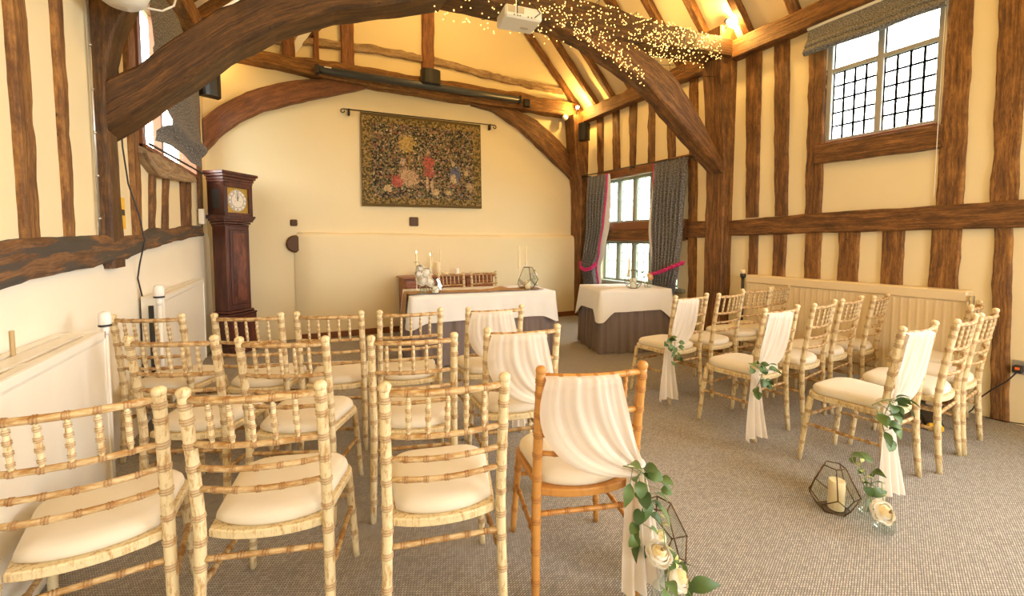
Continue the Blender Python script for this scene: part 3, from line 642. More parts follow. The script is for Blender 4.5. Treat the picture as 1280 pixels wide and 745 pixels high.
def garland(loc, rz, pts, n, label, size=1, seed=1, extra=None):
    """trailing eucalyptus: a stem along pts (local) with a leaf part for every leaf"""
    rd = random.Random(seed); t = thing('eucalyptus_sprig', label, 'greenery', loc, rz, 'eucalyptus on the aisle chairs')
    pts = [V(p) for p in pts]; mb = MB(); mb.tube(pts, .0022, 5)
    for i in range(n):
        f = (i+.5)/n; f = f**1.35; p = poly(pts, f)
        a = rd.uniform(0, 2*pi); sp = (.030+.030*(1-f))*size
        d = V((cos(a), -.55-.4*rd.random(), sin(a)*.7-.25)); q = p+d.normalized()*sp*rd.uniform(.4, 1)
        mb.tube([p, q], .0012, 4); put('leaf', LEAF if i % 4 else LEAFP, t, q, d, size*rd.uniform(.75, 1.15), rd.uniform(-1, 1))
    mb.build('stem', M['stem'], t, smooth=True); return t
def on(key, x, y, z):
    c = CH[key]; a = c.rotation_euler.z; return V((c.location.x+x*cos(a)-y*sin(a), c.location.y+x*sin(a)+y*cos(a), z))
c = CH['D']; garland(c.location, c.rotation_euler.z, [(.12,-.255,.54),(.16,-.28,.54),(.20,-.265,.51),(.225,-.25,.43),(.20,-.25,.34),(.20,-.25,.24)], 26, 'trailing eucalyptus knotted on the golden chair sash', 1.1, 3)
c = CH['N']; garland(c.location, c.rotation_euler.z, [(-.31,-.25,.55),(-.26,-.265,.56),(-.21,-.27,.54),(-.23,-.27,.46),(-.22,-.27,.37)], 18, 'small eucalyptus bunch on the sash nearest the small table', 1.2, 8)
c = CH['R']; garland(c.location, c.rotation_euler.z, [(-.35,-.25,.58),(-.28,-.265,.55),(-.22,-.27,.52),(-.25,-.27,.46),(-.28,-.26,.40)], 22, 'eucalyptus bunch on the sash of the middle right row', 1.25, 12)
c = CH['V']; garland(c.location, c.rotation_euler.z, [(-.45,-.24,.55),(-.37,-.255,.57),(-.30,-.26,.56),(-.36,-.26,.50),(-.38,-.26,.44),(-.33,-.255,.36)], 24, 'eucalyptus bunch on the sash behind the floor lantern', 1.3, 17)
def petal_mesh(m, l=.034, wdt=.040):
    vs = []; fs = []; n = 5; k = 5
    for i in range(n):
        t = i/(n-1)
        for j in range(k):
            s = (j/(k-1)-.5)*2; w_ = wdt*(.45+.75*sin(pi*min(1, t*.66+.08)))
            vs.append((s*w_/2, .016*sin(pi*t*.8)-.004*t*t-.012*s*s+.006*max(0,t-.8)*5*.6, l*t-.006*s*s*t))
    for i in range(n-1):
        for j in range(k-1): fs.append((i*k+j, i*k+j+1, (i+1)*k+j+1, (i+1)*k+j))
    me = bpy.data.meshes.new('petal'); me.from_pydata(vs, [], fs); me.materials.append(m); me.polygons.foreach_set('use_smooth', [True]*len(fs)); return me
PET = {k: petal_mesh(M[k]) for k in ('petal', 'petal_core', 'peach')}
def rose(parent, loc, d, sc=1, outer='petal', core='petal_core', rings=((6,.021,.98,-30),(5,.017,.95,-10),(5,.013,.90,2),(4,.009,.84,9),(3,.005,.78,14))):
    r = obj('rose', None, parent, loc); r.rotation_mode = 'QUATERNION'; r.rotation_quaternion = V(d).normalized().to_track_quat('Z', 'Y'); r.scale = (sc,)*3
    for ri, (n, rad, s, tilt) in enumerate(rings):
        for k in range(n):
            a = 2*pi*k/n+ri*.7; o = obj('petal', PET[outer if ri < 2 or (ri == 2 and k % 2) else core], r, (rad*cos(a+pi/2), rad*sin(a+pi/2), .006*ri))
            o.rotation_euler = (R(tilt), 0, a); o.scale = (s,)*3
    return r
def bottle(name, label, loc, prof, group=None, stems=()):
    t = thing(name, label, 'vase', loc, group=group); MB().lathe(prof, n=20, cap=False).build('glass', M['vase_glass'], t, smooth=True)
    s = MB()
    for a, b in stems: s.tube([V(a), V(a).lerp(V(b), .5)+V((.004,0,0)), V(b)], .002, 5)
    if stems: s.build('stems', M['stem'], t, smooth=True)
    return t
def spray(t, pts, n, seed, size=1, me=None):
    rd = random.Random(seed); pts = [V(p) for p in pts]; MB().tube(pts, .0018, 5).build('stem', M['stem'], t, smooth=True)
    for i in range(n):
        p = poly(pts, .3+.7*i/(n-1)); a = rd.uniform(0, 2*pi)
        put('leaf' if me is not SPRIG else 'bud_sprig', me or LEAF, t, p, (cos(a), sin(a), .35), size*rd.uniform(.8, 1.15), rd.uniform(-.8, .8))
BUD = [(.028,0),(.040,.006),(.046,.03),(.040,.065),(.024,.085),(.018,.10),(.022,.108)]
# by the golden chair
b = bottle('bud_vase', 'clear glass vase of cream roses beside the golden chair', (1.20, 1.075, 0), [(r*1.15, z*1.5) for r, z in BUD], 'floor vases', [((0,0,.02),(.01,.0,.22)),((.01,0,.02),(-.02,.01,.27)),((-.01,.01,.02),(.05,-.03,.2))])
rose(b, (.0,-.03,.155), (.35,-.75,.5), 1.15); rose(b, (-.05,.0,.235), (-.1,-.5,.8), 1.1); rose(b, (-.01,-.01,.20), (.5,-.3,.7), .6, 'petal', 'petal')
spray(b, [(0,0,.15),(-.03,-.04,.2),(-.06,-.06,.15)], 4, 2, 1.2, LEAFP); spray(b, [(0,0,.15),(.05,-.03,.14),(.07,-.06,.07)], 4, 4, 1.5, LEAFP); spray(b, [(0,0,.15),(.01,-.03,.22),(.0,-.06,.16)], 8, 5, 1.1, SPRIG); spray(b, [(0,0,.2),(-.02,.0,.33),(-.03,.01,.38)], 5, 6, 1.0, SPRIG)
# by the lantern
b = bottle('bud_vase', 'round glass bottle vase of one cream rose beside the floor lantern', (2.475, .925, 0), BUD, 'floor vases', [((0,0,.02),(-.01,.0,.12)),((.01,0,.02),(.03,.01,.16))])
rose(b, (-.065,.0,.115), (-.3,-.8,.5), 1.25); spray(b, [(0,0,.1),(.04,.03,.17),(.06,.04,.2)], 4, 9, .9, SPRIG)
b = bottle('bud_vase', 'small glass bottle of mixed foliage tucked behind the rose vase', (2.55, 1.02, 0), BUD, 'floor vases', [((0,0,.02),(-.01,.0,.12)),((.01,0,.02),(.0,.02,.22))])
spray(b, [(0,0,.1),(-.02,.02,.22),(-.03,.04,.30)], 9, 21, 1.3, SPRIG); spray(b, [(0,0,.1),(.05,.01,.19),(.07,.02,.24)], 4, 22, 1.2, LEAFP); spray(b, [(0,0,.1),(-.04,-.02,.12),(-.06,-.04,.10)], 3, 23, 1.2, LEAFP); spray(b, [(0,0,.1),(-.05,.05,.26),(-.06,.06,.30)], 4, 24, .9, LEAFP)
# ---------------------------------------------------------------- geometric lanterns and candles
def lantern(label, loc, rz=0, sc=1, base=0):
    t = thing('geometric_lantern', label, 'lantern', loc, rz, 'faceted glass lanterns'); t.scale = (sc,)*3
    ring = lambda r, z, o: [V((r*cos(2*pi*(k+o)/5), r*sin(2*pi*(k+o)/5), z)) for k in range(5)]
    B, L_, A, T = ring(.078, .004, 0), ring(.115, .055, 0), ring(.128, .115, .5), ring(.055, .262, .5); f = MB(); g = []
    for k in range(5):
        j = (k+1) % 5
        for a, b_ in ((B[k],B[j]),(B[k],L_[k]),(L_[k],A[k]),(A[k],L_[j]),(A[k],T[k]),(T[k],T[j])): f.tube([a, b_], .0032, 6)
        g += [[T[k-1], A[k-1], L_[k], A[k], T[k]], [B[k], L_[k], A[k], L_[j], B[j]]]
    for k in range(5): f.ball(tuple(A[k]), .005); f.ball(tuple(L_[k]), .005)
    f.build('frame', M['brass'], t, smooth=True)
    for q in g: mesh('pane', q, [tuple(range(5))], M['glass'], t, smooth=False)
    mesh('base_pane', B, [(0,1,2,3,4)], M['brass'], t, smooth=False)
    return t
def pillar(label, loc, r, h, m='wax', group=None, lit=False):
    t = thing('pillar_candle', label, 'candle', loc, group=group)
    MB().lathe([(r*.97,0),(r,.004),(r,h-.006),(r*.94,h),(r*.7,h-.004),(.002,h-.006)], n=18).build('wax_body', M[m], t, smooth=True)
    MB().tube([(0,0,h-.006),(.001,0,h+.004),(.003,0,h+.010)], .0012, 5).build('wick', M['ink'], t); return t
def taper(label, loc, h, stand, group='taper candles', lit=True, clear=False):
    t = thing('taper_candle', label, 'candle', loc, group=group); mm = M['glass'] if clear else M['wax_pale']
    h_ = thing('candlestick', ('clear' if clear else 'pale')+' stick of the '+label.replace('on the long table','').replace('unlit ','').replace('lit ','').replace('white flowers ','flowers, long table'), 'candlestick', loc, group='candlesticks')
    MB().lathe([(.034,0),(.036,.004),(.012,.010),(.005,.03),(.0045,stand-.03),(.012,stand-.012),(.014,stand),(.011,stand)], n=14).build('stick', mm, h_, smooth=True)
    MB().lathe([(.015,stand),(.015,stand+.02),(.0125,stand+h*.6),(.010,stand+h-.01),(.002,stand+h)], n=12).build('wax_body', M['wax'], t, smooth=True)
    if lit: MB().lathe([(.001,0),(.0045,.006),(.005,.012),(.003,.022),(.0005,.032)], (0,0,stand+h+.002), n=8).build('flame', M['flame'], t, smooth=True)
    return t
lantern('faceted brass and glass lantern on the carpet before the right aisle chair', (2.45, 1.13, 0), .62, .87); pillar('cream pillar candle inside the floor lantern of the right aisle chair', (2.46, 1.12, .006), .036, .15)
lantern('faceted brass and glass lantern on the carpet behind the golden chair vase', (1.36, 1.27, 0), .2)
pillar('cream pillar candle inside the lantern behind the golden chair vase', (1.36, 1.27, .006), .036, .12)
# ---------------------------------------------------------------- tables, cloths, sideboard
def perim(w_, d_, rad, n):
    cs = [(w_/2-rad, -d_/2+rad, -90), (w_/2-rad, d_/2-rad, 0), (-w_/2+rad, d_/2-rad, 90), (-w_/2+rad, -d_/2+rad, 180)]
    raw = []
    for x, y, a in cs:
        for k in range(6): t = R(a+18*k); raw.append(V((x+rad*cos(t), y+rad*sin(t), 0)))
    raw.append(raw[0]); out = []
    for i in range(n):
        p = poly(raw, i/n); q = poly(raw, ((i+.25) % n)/n); tg = (q-p).normalized(); out.append((p, V((tg.y, -tg.x, 0))))
    return out
def cloth(name, label, cat, loc, rz, w_, d_, z, drop, m, corner=.15, fold=.013, wl_=.26, seed=1, top=True, rows=9, flare=.03, n=220):
    per = perim(w_, d_, .025, n); vs = []; fs = []; L = 2*(w_+d_)
    for j in range(rows):
        q = j/(rows-1)
        for i, (p, nn) in enumerate(per):
            cd_ = min((p-V((sx*w_/2, sy*d_/2, 0))).length for sx in (-1,1) for sy in (-1,1)); cf = max(0, 1-cd_/.17)**1.3
            s = i/n*L; ph = s*2*pi/wl_+seed+1.5*nz(s*1.3, seed)
            off = .004+flare*q+fold*(sin(ph)*.7+.3*sin(ph*2.3+seed))*min(1, q*1.6)+cf*corner*.25*q
            dz = (drop+corner*cf+.008*sin(ph*.5))*q
            vs.append(p+nn*off+V((0, 0, z-dz-(0 if j else 0))))
    for j in range(rows-1):
        for i in range(n): fs.append((j*n+i, (j+1)*n+i, (j+1)*n+(i+1) % n, j*n+(i+1) % n))
    if top: fs.append(tuple(range(n)))
    o = mesh(name, vs, fs, m, None, loc, True); o.rotation_euler = (0, 0, rz); return tag(o, label, cat)
def table(label, loc, rz, w_, d_, z):
    t = thing('folding_table', label, 'table', loc, rz); MB().cbox(-w_/2, w_/2, -d_/2, d_/2, z-.03, z, .006).build('tabletop', M['cherry'], t)
    for sx in (-1, 1):
        for sy in (-1, 1): MB().tube([(sx*(w_/2-.1), sy*(d_/2-.08), 0), (sx*(w_/2-.1), sy*(d_/2-.08), z-.03)], .016, 8).build('leg', M['steel'], t, smooth=True)
TA, TB = (2.006, 4.757, 0), (3.88, 4.30, 0); ra, rb_ = R(-7.5), R(-16)
table('long trestle table under white cloth before the sideboard', TA, ra, 1.66, .76, .775)
cloth('table_skirt', 'pleated taupe skirt round the long table', 'table skirt', TA, ra, 1.67, .77, .772, .765, M['taupe'], 0, .026, .17, 2, False, 6, .012, 300)
cloth('tablecloth', 'white linen cloth over the long table', 'tablecloth', TA, ra, 1.69, .79, .784, .285, M['linen'], .07, .010, .42, 3)
table('small table under white cloth in front of the mullioned window', TB, rb_, .92, .70, .775)
cloth('table_skirt', 'pleated taupe skirt round the small window table', 'table skirt', TB, rb_, .93, .71, .772, .765, M['taupe'], 0, .028, .135, 5, False, 6, .012, 260)
cloth('tablecloth', 'white linen cloth over the small window table', 'tablecloth', TB, rb_, .95, .73, .784, .26, M['linen'], .15, .010, .5, 7)
P = []
for i in range(60):
    s = i/59; row = []
    for j in range(9):
        v = j/8-.5
        if s < .15: x, z = -.874-.036*(1-s/.15), .795-.27*(1-s/.15)
        else: x, z = -.874+(s-.15)/.85*1.63, .796
        wr_ = .012*abs(nz(s*14, v*5, 1))+(.05*max(0, nz(s*9, v*4, 2)) if s > .62 and s < .95 else 0)
        row.append(V((x-(.012*sin(v*14) if s < .15 else 0), -.16+v*.26+.02*sin(s*7), z+(wr_ if s >= .15 else 0))))
    P.append(row)
r_ = MB().grid(P).build('table_runner', M['hessian'], None, TA, True); r_.rotation_euler = (0,0,ra); tag(r_, 'crumpled brown hessian runner along the long table', 'table runner')
def onT(T, rz, x, y, z=.787): return (T[0]+x*cos(rz)-y*sin(rz), T[1]+x*sin(rz)+y*cos(rz), z)
A_ = lambda x, y, z=.80: onT(TA, ra, x, y, z); B_ = lambda x, y, z=.787: onT(TB, rb_, x, y, z)
t = thing('sideboard', 'reddish wooden sideboard against the far wall behind the long table', 'sideboard')
MB().cbox(1.45, 2.84, 6.12, 6.49, .09, .825).build('carcass', M['cherry'], t); MB().cbox(1.41, 2.88, 6.08, 6.50, .825, .855, .008).build('top', M['cherry'], t); MB().cbox(1.46, 2.83, 6.14, 6.48, 0, .09).build('plinth', M['cherry'], t)
for k in range(3):
    x0 = 1.47+k*.455; d = MB().cbox(x0, x0+.435, 6.10, 6.122, .66, .81, .006).build('drawer', M['cherry'], t); MB().ball((x0+.217, 6.09, .735), .016).build('knob', M['brass'], d, smooth=True)
    d = MB().cbox(x0, x0+.435, 6.10, 6.122, .11, .64, .006).build('door', M['cherry'], t); MB().ball((x0+.39, 6.09, .42), .014).build('knob', M['brass'], d, smooth=True)
# candles and flowers on them
taper('lit ivory taper, tallest at the left end of the long table', A_(-.72, .06), .30, .13); taper('lit ivory taper behind the white flowers on the long table', A_(-.55, .13), .28, .12)
taper('unlit ivory taper left of the right-hand lantern on the long table', A_(.52, -.02), .28, .24, lit=False); taper('unlit ivory taper right of the right-hand lantern on the long table', A_(.64, .05), .24, .28, lit=False)
lantern('faceted glass lantern at the left end of the long table beside white flowers', A_(-.56, -.27), .4, .62); pillar('low cream candle in the left lantern of the long table', A_(-.56, -.27, .806), .034, .07, 'wax_pale')
lantern('faceted glass lantern at the right end of the long table between tapers', A_(.56, -.20), .1); pillar('low peach candle in the right lantern of the long table', A_(.56, -.20, .806), .036, .09)
b = bottle('bud_vase', 'glass vase of white blooms at the left end of the long table', A_(-.69, -.26), [(.034,0),(.040,.004),(.040,.11)], 'table vases', [((0,0,.01),(-.01,0,.15)),((.01,0,.01),(.02,0,.2))])
for p, d, s in (((-.02,-.04,.14),(-.3,-.8,.4),1.5),((.05,-.02,.12),(.5,-.7,.3),1.4),((.02,.0,.22),(.2,-.6,.6),1.4),((-.03,.02,.27),(-.3,-.5,.7),1.0),((-.05,-.02,.21),(-.6,-.6,.4),1.1)): rose(b, p, d, s, 'petal', 'petal')
spray(b, [(0,0,.1),(-.03,0,.25),(-.04,.0,.33)], 5, 31, 1.0, LEAFP); spray(b, [(0,0,.1),(-.05,-.02,.17)], 3, 32)
b = bottle('bud_vase', 'small glass vase of one cream rose at the right end of the long table', A_(.73, .0), BUD, 'table vases', [((0,0,.01),(0,0,.15))])
rose(b, (0,-.01,.15), (.1,-.5,.8), 1.0, 'petal', 'petal_core'); spray(b, [(0,0,.1),(.02,.01,.2)], 4, 33, .8)
taper('lit ivory taper beside the tieback on the small table', B_(.13, .12), .26, .11, clear=True)
lantern('faceted glass lantern on the small table before the window', B_(.02, -.22), .75, .88); pillar('cream candle in the lantern on the small table', B_(.02, -.22, .793), .04, .12, 'wax_pale')
b = bottle('bud_vase', 'small glass vase of one peach rose on the small table', B_(.22, -.22), BUD, 'table vases', [((0,0,.01),(0,0,.13))])
rose(b, (.0,-.02,.135), (.1,-.85,.4), 1.15, 'peach', 'peach'); spray(b, [(0,0,.1),(-.07,.02,.16),(-.10,.02,.19)], 5, 41, .9)
for x, y, r, h, m, lb in ((1.99,6.3,.042,.20,'wax','tall yellow pillar candle on the sideboard'), (1.72,6.32,.04,.09,'wax','short cream candle at the left of the sideboard'), (2.30,6.3,.034,.10,'wax_pale','short pale candle in the middle of the sideboard'), (2.10,6.27,.05,.05,'wax','squat amber candle beside the tall pillar on the sideboard')):
    pillar(lb, (x, y, .855), r, h, m, 'candles on the sideboard')
for x, h in ((1.92, .28), (2.05, .31)): taper('thin white taper on the sideboard '+('left' if x < 2 else 'right')+' of the tall pillar', (x, 6.36, .855), h, .10, 'white tapers', False)
# ---------------------------------------------------------------- longcase clock in the corner
ck = thing('longcase_clock', 'tall mahogany longcase clock standing across the left far corner', 'clock', (-.618, 6.19, 0), R(48.7))
mh = M['mahogany']
b = MB().cbox(-.22, .22, -.135, .12, 0, .12, .012); b.cbox(-.205, .205, -.125, .12, .12, .47, .006); b.build('base', mh, ck)
b = MB().cbox(-.215, .215, -.13, .12, .47, .495, .008); b.cbox(-.19, .19, -.115, .12, .495, .53, .012); b.build('base_moulding', mh, ck)
MB().cbox(-.165, .165, -.09, .11, .53, 1.56, .006).build('trunk', mh, ck)
d = MB().cbox(-.115, .115, -.105, -.088, .60, 1.50, .010).build('trunk_door', mh, ck); MB().cbox(-.085, .085, -.111, -.104, .64, 1.46, .006).build('door_panel', M['burr'], d); MB().ball((.09,-.112,1.0), .008).build('escutcheon', M['brass'], d, smooth=True)
b = MB(); 
for i, (w_, z) in enumerate([(.17,1.54),(.185,1.57),(.205,1.60),(.215,1.625),(.225,1.645)]): b.cbox(-w_, w_, -.09-(w_-.17)*.9, .12, z, z+.026, .005)
b.build('hood_moulding', mh, ck)
hd = MB(); hd.cbox(-.20,-.15,-.125,.12,1.67,2.06,.004); hd.cbox(.15,.20,-.125,.12,1.67,2.06,.004); hd.cbox(-.2,.2,-.125,-.09,2.0,2.06,.004); hd.cbox(-.2,.2,-.125,-.09,1.67,1.705,.004); hd.cbox(-.2,.2,-.06,.12,1.67,2.06); h = hd.build('hood', mh, ck)
for s in (-1, 1): MB().cbox(s*.203-.003, s*.203+.003, -.06, .04, 1.75, 1.97, .002).build('side_window', M['black'], h)
b = MB()
for w_, z in [(.205,2.05),(.215,2.08),(.232,2.115),(.25,2.145)]: b.cbox(-w_, w_, -.125-(w_-.2)*.9, .12, z, z+.034, .005)
b.build('cornice', mh, ck)
MB().box(-.15,.15,-.098,-.092,1.70,2.0).build('dial_plate', M['gilt'], ck)
dl = MB(); dl.lathe([(.128,0),(.130,.003),(.126,.006),(.001,.006)], n=40); dl = dl.build('dial', M['dial'], ck, (0,-.098,1.85), smooth=False); dl.rotation_euler = (R(90),0,0)
MB().lathe([(.088,0),(.088,.0012),(.084,.0012),(.084,0)], (0,0,.006), 40, False).build('chapter_ring', M['ink'], dl); MB().lathe([(.126,0),(.126,.0012),(.123,.0012),(.123,0)], (0,0,.006), 40, False).build('minute_ring', M['ink'], dl)
for k, s in enumerate(['XII','I','II','III','IV','V','VI','VII','VIII','IX','X','XI']):
    cu = bpy.data.curves.new('numeral', 'FONT'); cu.body = s; cu.size = .034; cu.align_x = 'CENTER'; cu.align_y = 'CENTER'; cu.extrude = .0004; tmp = bpy.data.objects.new('tmp', cu); COL.objects.link(tmp); me = bpy.data.meshes.new_from_object(tmp.evaluated_get(bpy.context.evaluated_depsgraph_get())); bpy.data.objects.remove(tmp); bpy.data.curves.remove(cu); me.materials.clear(); me.materials.append(M['ink'])
    o = obj('numeral', me, dl); a = R(90-30*k); o.location = (.105*cos(a), .105*sin(a), .0068); o.rotation_euler = (0,0,a-R(90))
MB().lathe([(.026,0),(.026,.001),(.023,.001),(.023,0)], (0,.048,.006), 24, False).build('seconds_ring', M['ink'], dl)
for ang, ln in ((86, .06), (93, .09)):
    a = R(ang); MB().tube([(0,0,.010),(ln*.6*cos(a),ln*.6*sin(a),.010),(ln*cos(a),ln*sin(a),.010)], [.004,.003,.001], 6).build('hand', M['ink'], dl)
hl = MB().ball((0,0,.009), .006); hl.ball((-.035,-.01,.006), .004); hl.ball((.035,-.01,.006), .004); hl.build('winding_hole', M['ink'], dl)
# ---------------------------------------------------------------- tapestry
def tap_b(nt, N, L, b):
    uv = coord(N, L, 'UV', (1,1,1)); v = N.new('ShaderNodeTexVoronoi'); v.inputs['Scale'].default_value = 62; L(coord(N, L, 'UV', (1.4,1,1)), v.inputs['Vector'])
    sx = N.new('ShaderNodeSeparateColor'); L(v.outputs['Color'], sx.inputs[0])
    c = ramp(N, L, sx.outputs[0], [(.24,(.022,.022,.016)),(.40,(.13,.11,.045)),(.58,(.32,.22,.10)),(.72,(.09,.10,.045)),(.84,(.26,.08,.055)),(.90,(.06,.07,.10)),(1.0,(.52,.40,.22))])
    s = N.new('ShaderNodeSeparateXYZ'); L(uv, s.inputs[0])
    def ell(c, cx, cy, rx, ry, col, rag=.75):
        a = mth(N, L, 'DIVIDE', mth(N, L, 'SUBTRACT', s.outputs[0], cx), rx); e = mth(N, L, 'DIVIDE', mth(N, L, 'SUBTRACT', s.outputs[1], cy), ry)
        d = mth(N, L, 'ADD', mth(N, L, 'MULTIPLY', a, a), mth(N, L, 'MULTIPLY', e, e)); d = mth(N, L, 'ADD', d, mth(N, L, 'MULTIPLY', sx.outputs[1], rag))
        return mix(N, L, mth(N, L, 'MULTIPLY', mth(N, L, 'LESS_THAN', d, 1.0), .85), c, mix(N, L, sx.outputs[2], tuple(x*.55 for x in col), tuple(min(1, x*1.25) for x in col)))
    for q in [(.35,.70,.085,.12,(.45,.30,.09)),(.37,.52,.012,.14,(.30,.17,.06)),(.36,.33,.10,.12,(.50,.33,.19)),(.27,.28,.055,.09,(.42,.09,.07)),(.32,.50,.028,.055,(.52,.36,.24)),
              (.53,.50,.055,.10,(.45,.10,.07)),(.53,.39,.055,.06,(.42,.10,.08)),(.53,.63,.018,.035,(.52,.34,.18)),(.515,.26,.014,.10,(.52,.36,.22)),(.555,.24,.014,.10,(.52,.36,.22)),
              (.76,.38,.055,.13,(.10,.12,.19)),(.745,.51,.022,.04,(.52,.38,.20)),(.745,.33,.035,.08,(.55,.40,.20)),(.86,.42,.03,.05,(.52,.38,.18)),(.89,.25,.05,.065,(.48,.33,.16)),
              (.20,.20,.04,.045,(.58,.42,.22)),(.58,.17,.05,.04,(.55,.40,.20)),(.70,.17,.035,.03,(.50,.36,.18))]: c = ell(c, *q)
    bx = mth(N, L, 'MAXIMUM', mth(N, L, 'ABSOLUTE', mth(N, L, 'SUBTRACT', s.outputs[0], .5)), mth(N, L, 'ADD', mth(N, L, 'ABSOLUTE', mth(N, L, 'SUBTRACT', s.outputs[1], .5)), .022))
    bc = ramp(N, L, sx.outputs[0], [(.3,(.07,.055,.02)),(.6,(.22,.155,.045)),(1.0,(.36,.23,.09))])
    c = mix(N, L, mth(N, L, 'GREATER_THAN', bx, .425), c, bc); c = mix(N, L, mth(N, L, 'GREATER_THAN', bx, .493), c, (.12,.08,.025)); L(c, b.inputs['Base Color'])
tp = thing('wall_tapestry', 'dark flower-strewn tapestry with red and cream figures on the far wall', 'tapestry')
vs = []; uv = []; fs = []; nu, nv = 30, 16
for j in range(nv+1):
    for i in range(nu+1):
        u, v = i/nu, j/nv; x = .955+u*(1.88+.022*(1-v)); z = (1.885+.03*u)*(1-v)+(3.235+.045*u)*v
        vs.append((x, 6.605+.008*sin(u*19)*(1-v)+.006*sin(u*7+1), z)); uv.append((u, v))
for j in range(nv):
    for i in range(nu): a = j*(nu+1)+i; fs.append((a, a+1, a+nu+2, a+nu+1))
mesh('woven_panel', vs, fs, mat('tapestry_weave', tap_b, rough=.95), tp, uvs=uv)
def scroll(mb, p, d, up, r=.035, th=.008):   # wrought curl at a rod end
    p = V(p); d = V(d); up = V(up); mb.tube([p+d*(r*(1-cos(a))*0+r*sin(a)*(1-.05*k))+up*(-r*(1-cos(a))*(1-.04*k)) for k, a in enumerate([i*pi/6 for i in range(10)])], th, 6)
r = MB(); r.tube([(.72,6.59,3.235),(3.08,6.59,3.30)], .009, 8); scroll(r, (.72,6.59,3.235), (-1,0,0), (0,0,1)); scroll(r, (3.08,6.59,3.30), (1,0,0), (0,0,1))
for x, z in ((.80,3.237),(3.0,3.297)): r.box(x-.012,x+.012,6.58,6.645,z-.075,z+.012)
r.build('iron_rod', M['iron'], tp, smooth=True)
for x0, x1, z0, z1, n in ((.015,.105,1.575,1.665,'wooden_peg'), (1.655,1.795,1.605,1.745,'wooden_peg')): MB().cbox(x0, x1, 6.625, 6.66, z0, z1, .012).build(n, M['oak_dark'], wf)
b = MB().lathe([(.115,-.02),(.12,.0),(.10,.02)], n=16); o = b.build('wooden_peg', M['oak_dark'], wf, (.075, 6.62, 1.33)); o.rotation_euler = (R(90),0,0)
# ---------------------------------------------------------------- radiators
def left_rad(label, y0, y1, zt, xf, n):
    t = thing('convector_radiator', label, 'radiator'); b = MB(); xw = lambda y: lx(y)+.035
    P = []; N = n*6
    for zz, dx in ((.10,0),(.12,.006),(zt-.05,.006),(zt-.035,.012),(zt-.004,.012),(zt,.004)):
        P.append([V((xf-.012+dx+(.004*max(0, sin(i/6*2*pi))**.5*.4 if .1 < zz < zt-.04 else 0), y0+(y1-y0)*i/N, zz)) for i in range(N+1)])
    b.grid(P); b.cbox(xw(y0), xf, y0-.004, y0+.012, .10, zt, .003); b.cbox(xw(y1), xf, y1-.012, y1+.004, .10, zt, .003); b.build('front_panel', M['rad'], t)
    g = MB(); w_ = xf-xw((y0+y1)/2)
    for f0, f1 in ((.0,.20),(.30,.66),(.78,.95)):
        g.add([V((xw(y)+(xf-xw(y))*f, y, z)) for z in (zt-.02, zt-.001) for y, f in ((y0,f0),(y1,f0),(y1,f1),(y0,f1))], [(3,2,1,0),(4,5,6,7),(0,1,5,4),(1,2,6,5),(2,3,7,6),(3,0,4,7)])
    m_ = max(2, int((y1-y0)/.55))
    for i in range(m_+1):
        y = y0+(y1-y0-.07)*i/m_; g.box(xw(y), xf-.004, y, y+.06, zt-.022, zt-.002)
    g.build('top_grille', M['rad'], t)
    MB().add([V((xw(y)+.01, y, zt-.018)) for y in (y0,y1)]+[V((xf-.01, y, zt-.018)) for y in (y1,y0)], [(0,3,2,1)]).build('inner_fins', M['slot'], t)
    f = MB()
    for y in (y0+.15, y1-.15): f.cbox(xw(y)+.03, xf-.02, y-.02, y+.02, 0, .11)
    f.build('foot', M['rad'], t); return t
r1 = left_rad('near white convector radiator along the left wall beside the front chairs', .35, 2.79, .925, -.82, 9)
r2 = left_rad('far white convector radiator on the left wall beside the tall clock', 3.97, 5.62, .965, -.83, 6)
def valve(par, x, y, z, pipe=True, s=1, m='white'):
    v = MB().lathe([(.020*s,0),(.022*s,.01),(.026*s,.015),(.026*s,.055*s),(.021*s,.075*s),(.006*s,.078*s)], (x,y,z), 14); v.lathe([(.014*s,-.04*s),(.014*s,0)], (x,y,z), 10); o = v.build('thermostat_valve', M[m], par, smooth=True)
    MB().lathe([(.027*s,.0),(.027*s,.010*s)], (x,y,z+.004), 14).build('valve_collar', M['black'], o)
    if pipe: MB().tube([(x,y,0),(x,y,z-.03)], .011*s, 8).build('pipe', M['white'], par, smooth=True)
valve(r1, -.835, 2.84, .935); valve(r2, -.845, 3.90, .955, s=1.25)
MB().tube([(-.90,3.93,0),(-.90,3.93,.9)], .016, 8).build('pipe', M['black'], r2, smooth=True); MB().tube([(-.965,2.35,.90),(-.965,2.35,1.02)], .008, 6).build('pipe', M['slot'], r1)  # the thin second rod stands in for a brown shadow gap
t = thing('radiator_cover', 'long warm-tinted cream ribbed radiator along the right wall behind the chairs', 'radiator')
P = []; N = 33*6
for zz, dx in ((.13,0),(.15,-.004),(.895,-.004),(.90,.0)): P.append([V((4.735+dx-(.003*max(0, sin(i/6*2*pi)) if .14 < zz < .899 else 0), 1.335+1.835*i/N, zz)) for i in range(N+1)])
b = MB().grid(P); b.cbox(4.74,4.83,1.335,1.35,.13,.9); b.cbox(4.74,4.83,3.155,3.17,.13,.9); b.build('ribbed_panel', M['rad_warmlit'], t)
MB().cbox(4.715, 4.845, 1.325, 3.18, .90, .992, .012).build('top_casing', M['rad_warmlit'], t)
MB().cbox(4.755,4.82,1.4,3.1,.13,.16).build('bottom_rail', M['rad_warmlit'], t)
f = MB(); [f.cbox(4.76,4.82,y,y+.05,0,.14) for y in (1.5, 2.9)]; f.build('foot', M['rad_warmlit'], t)
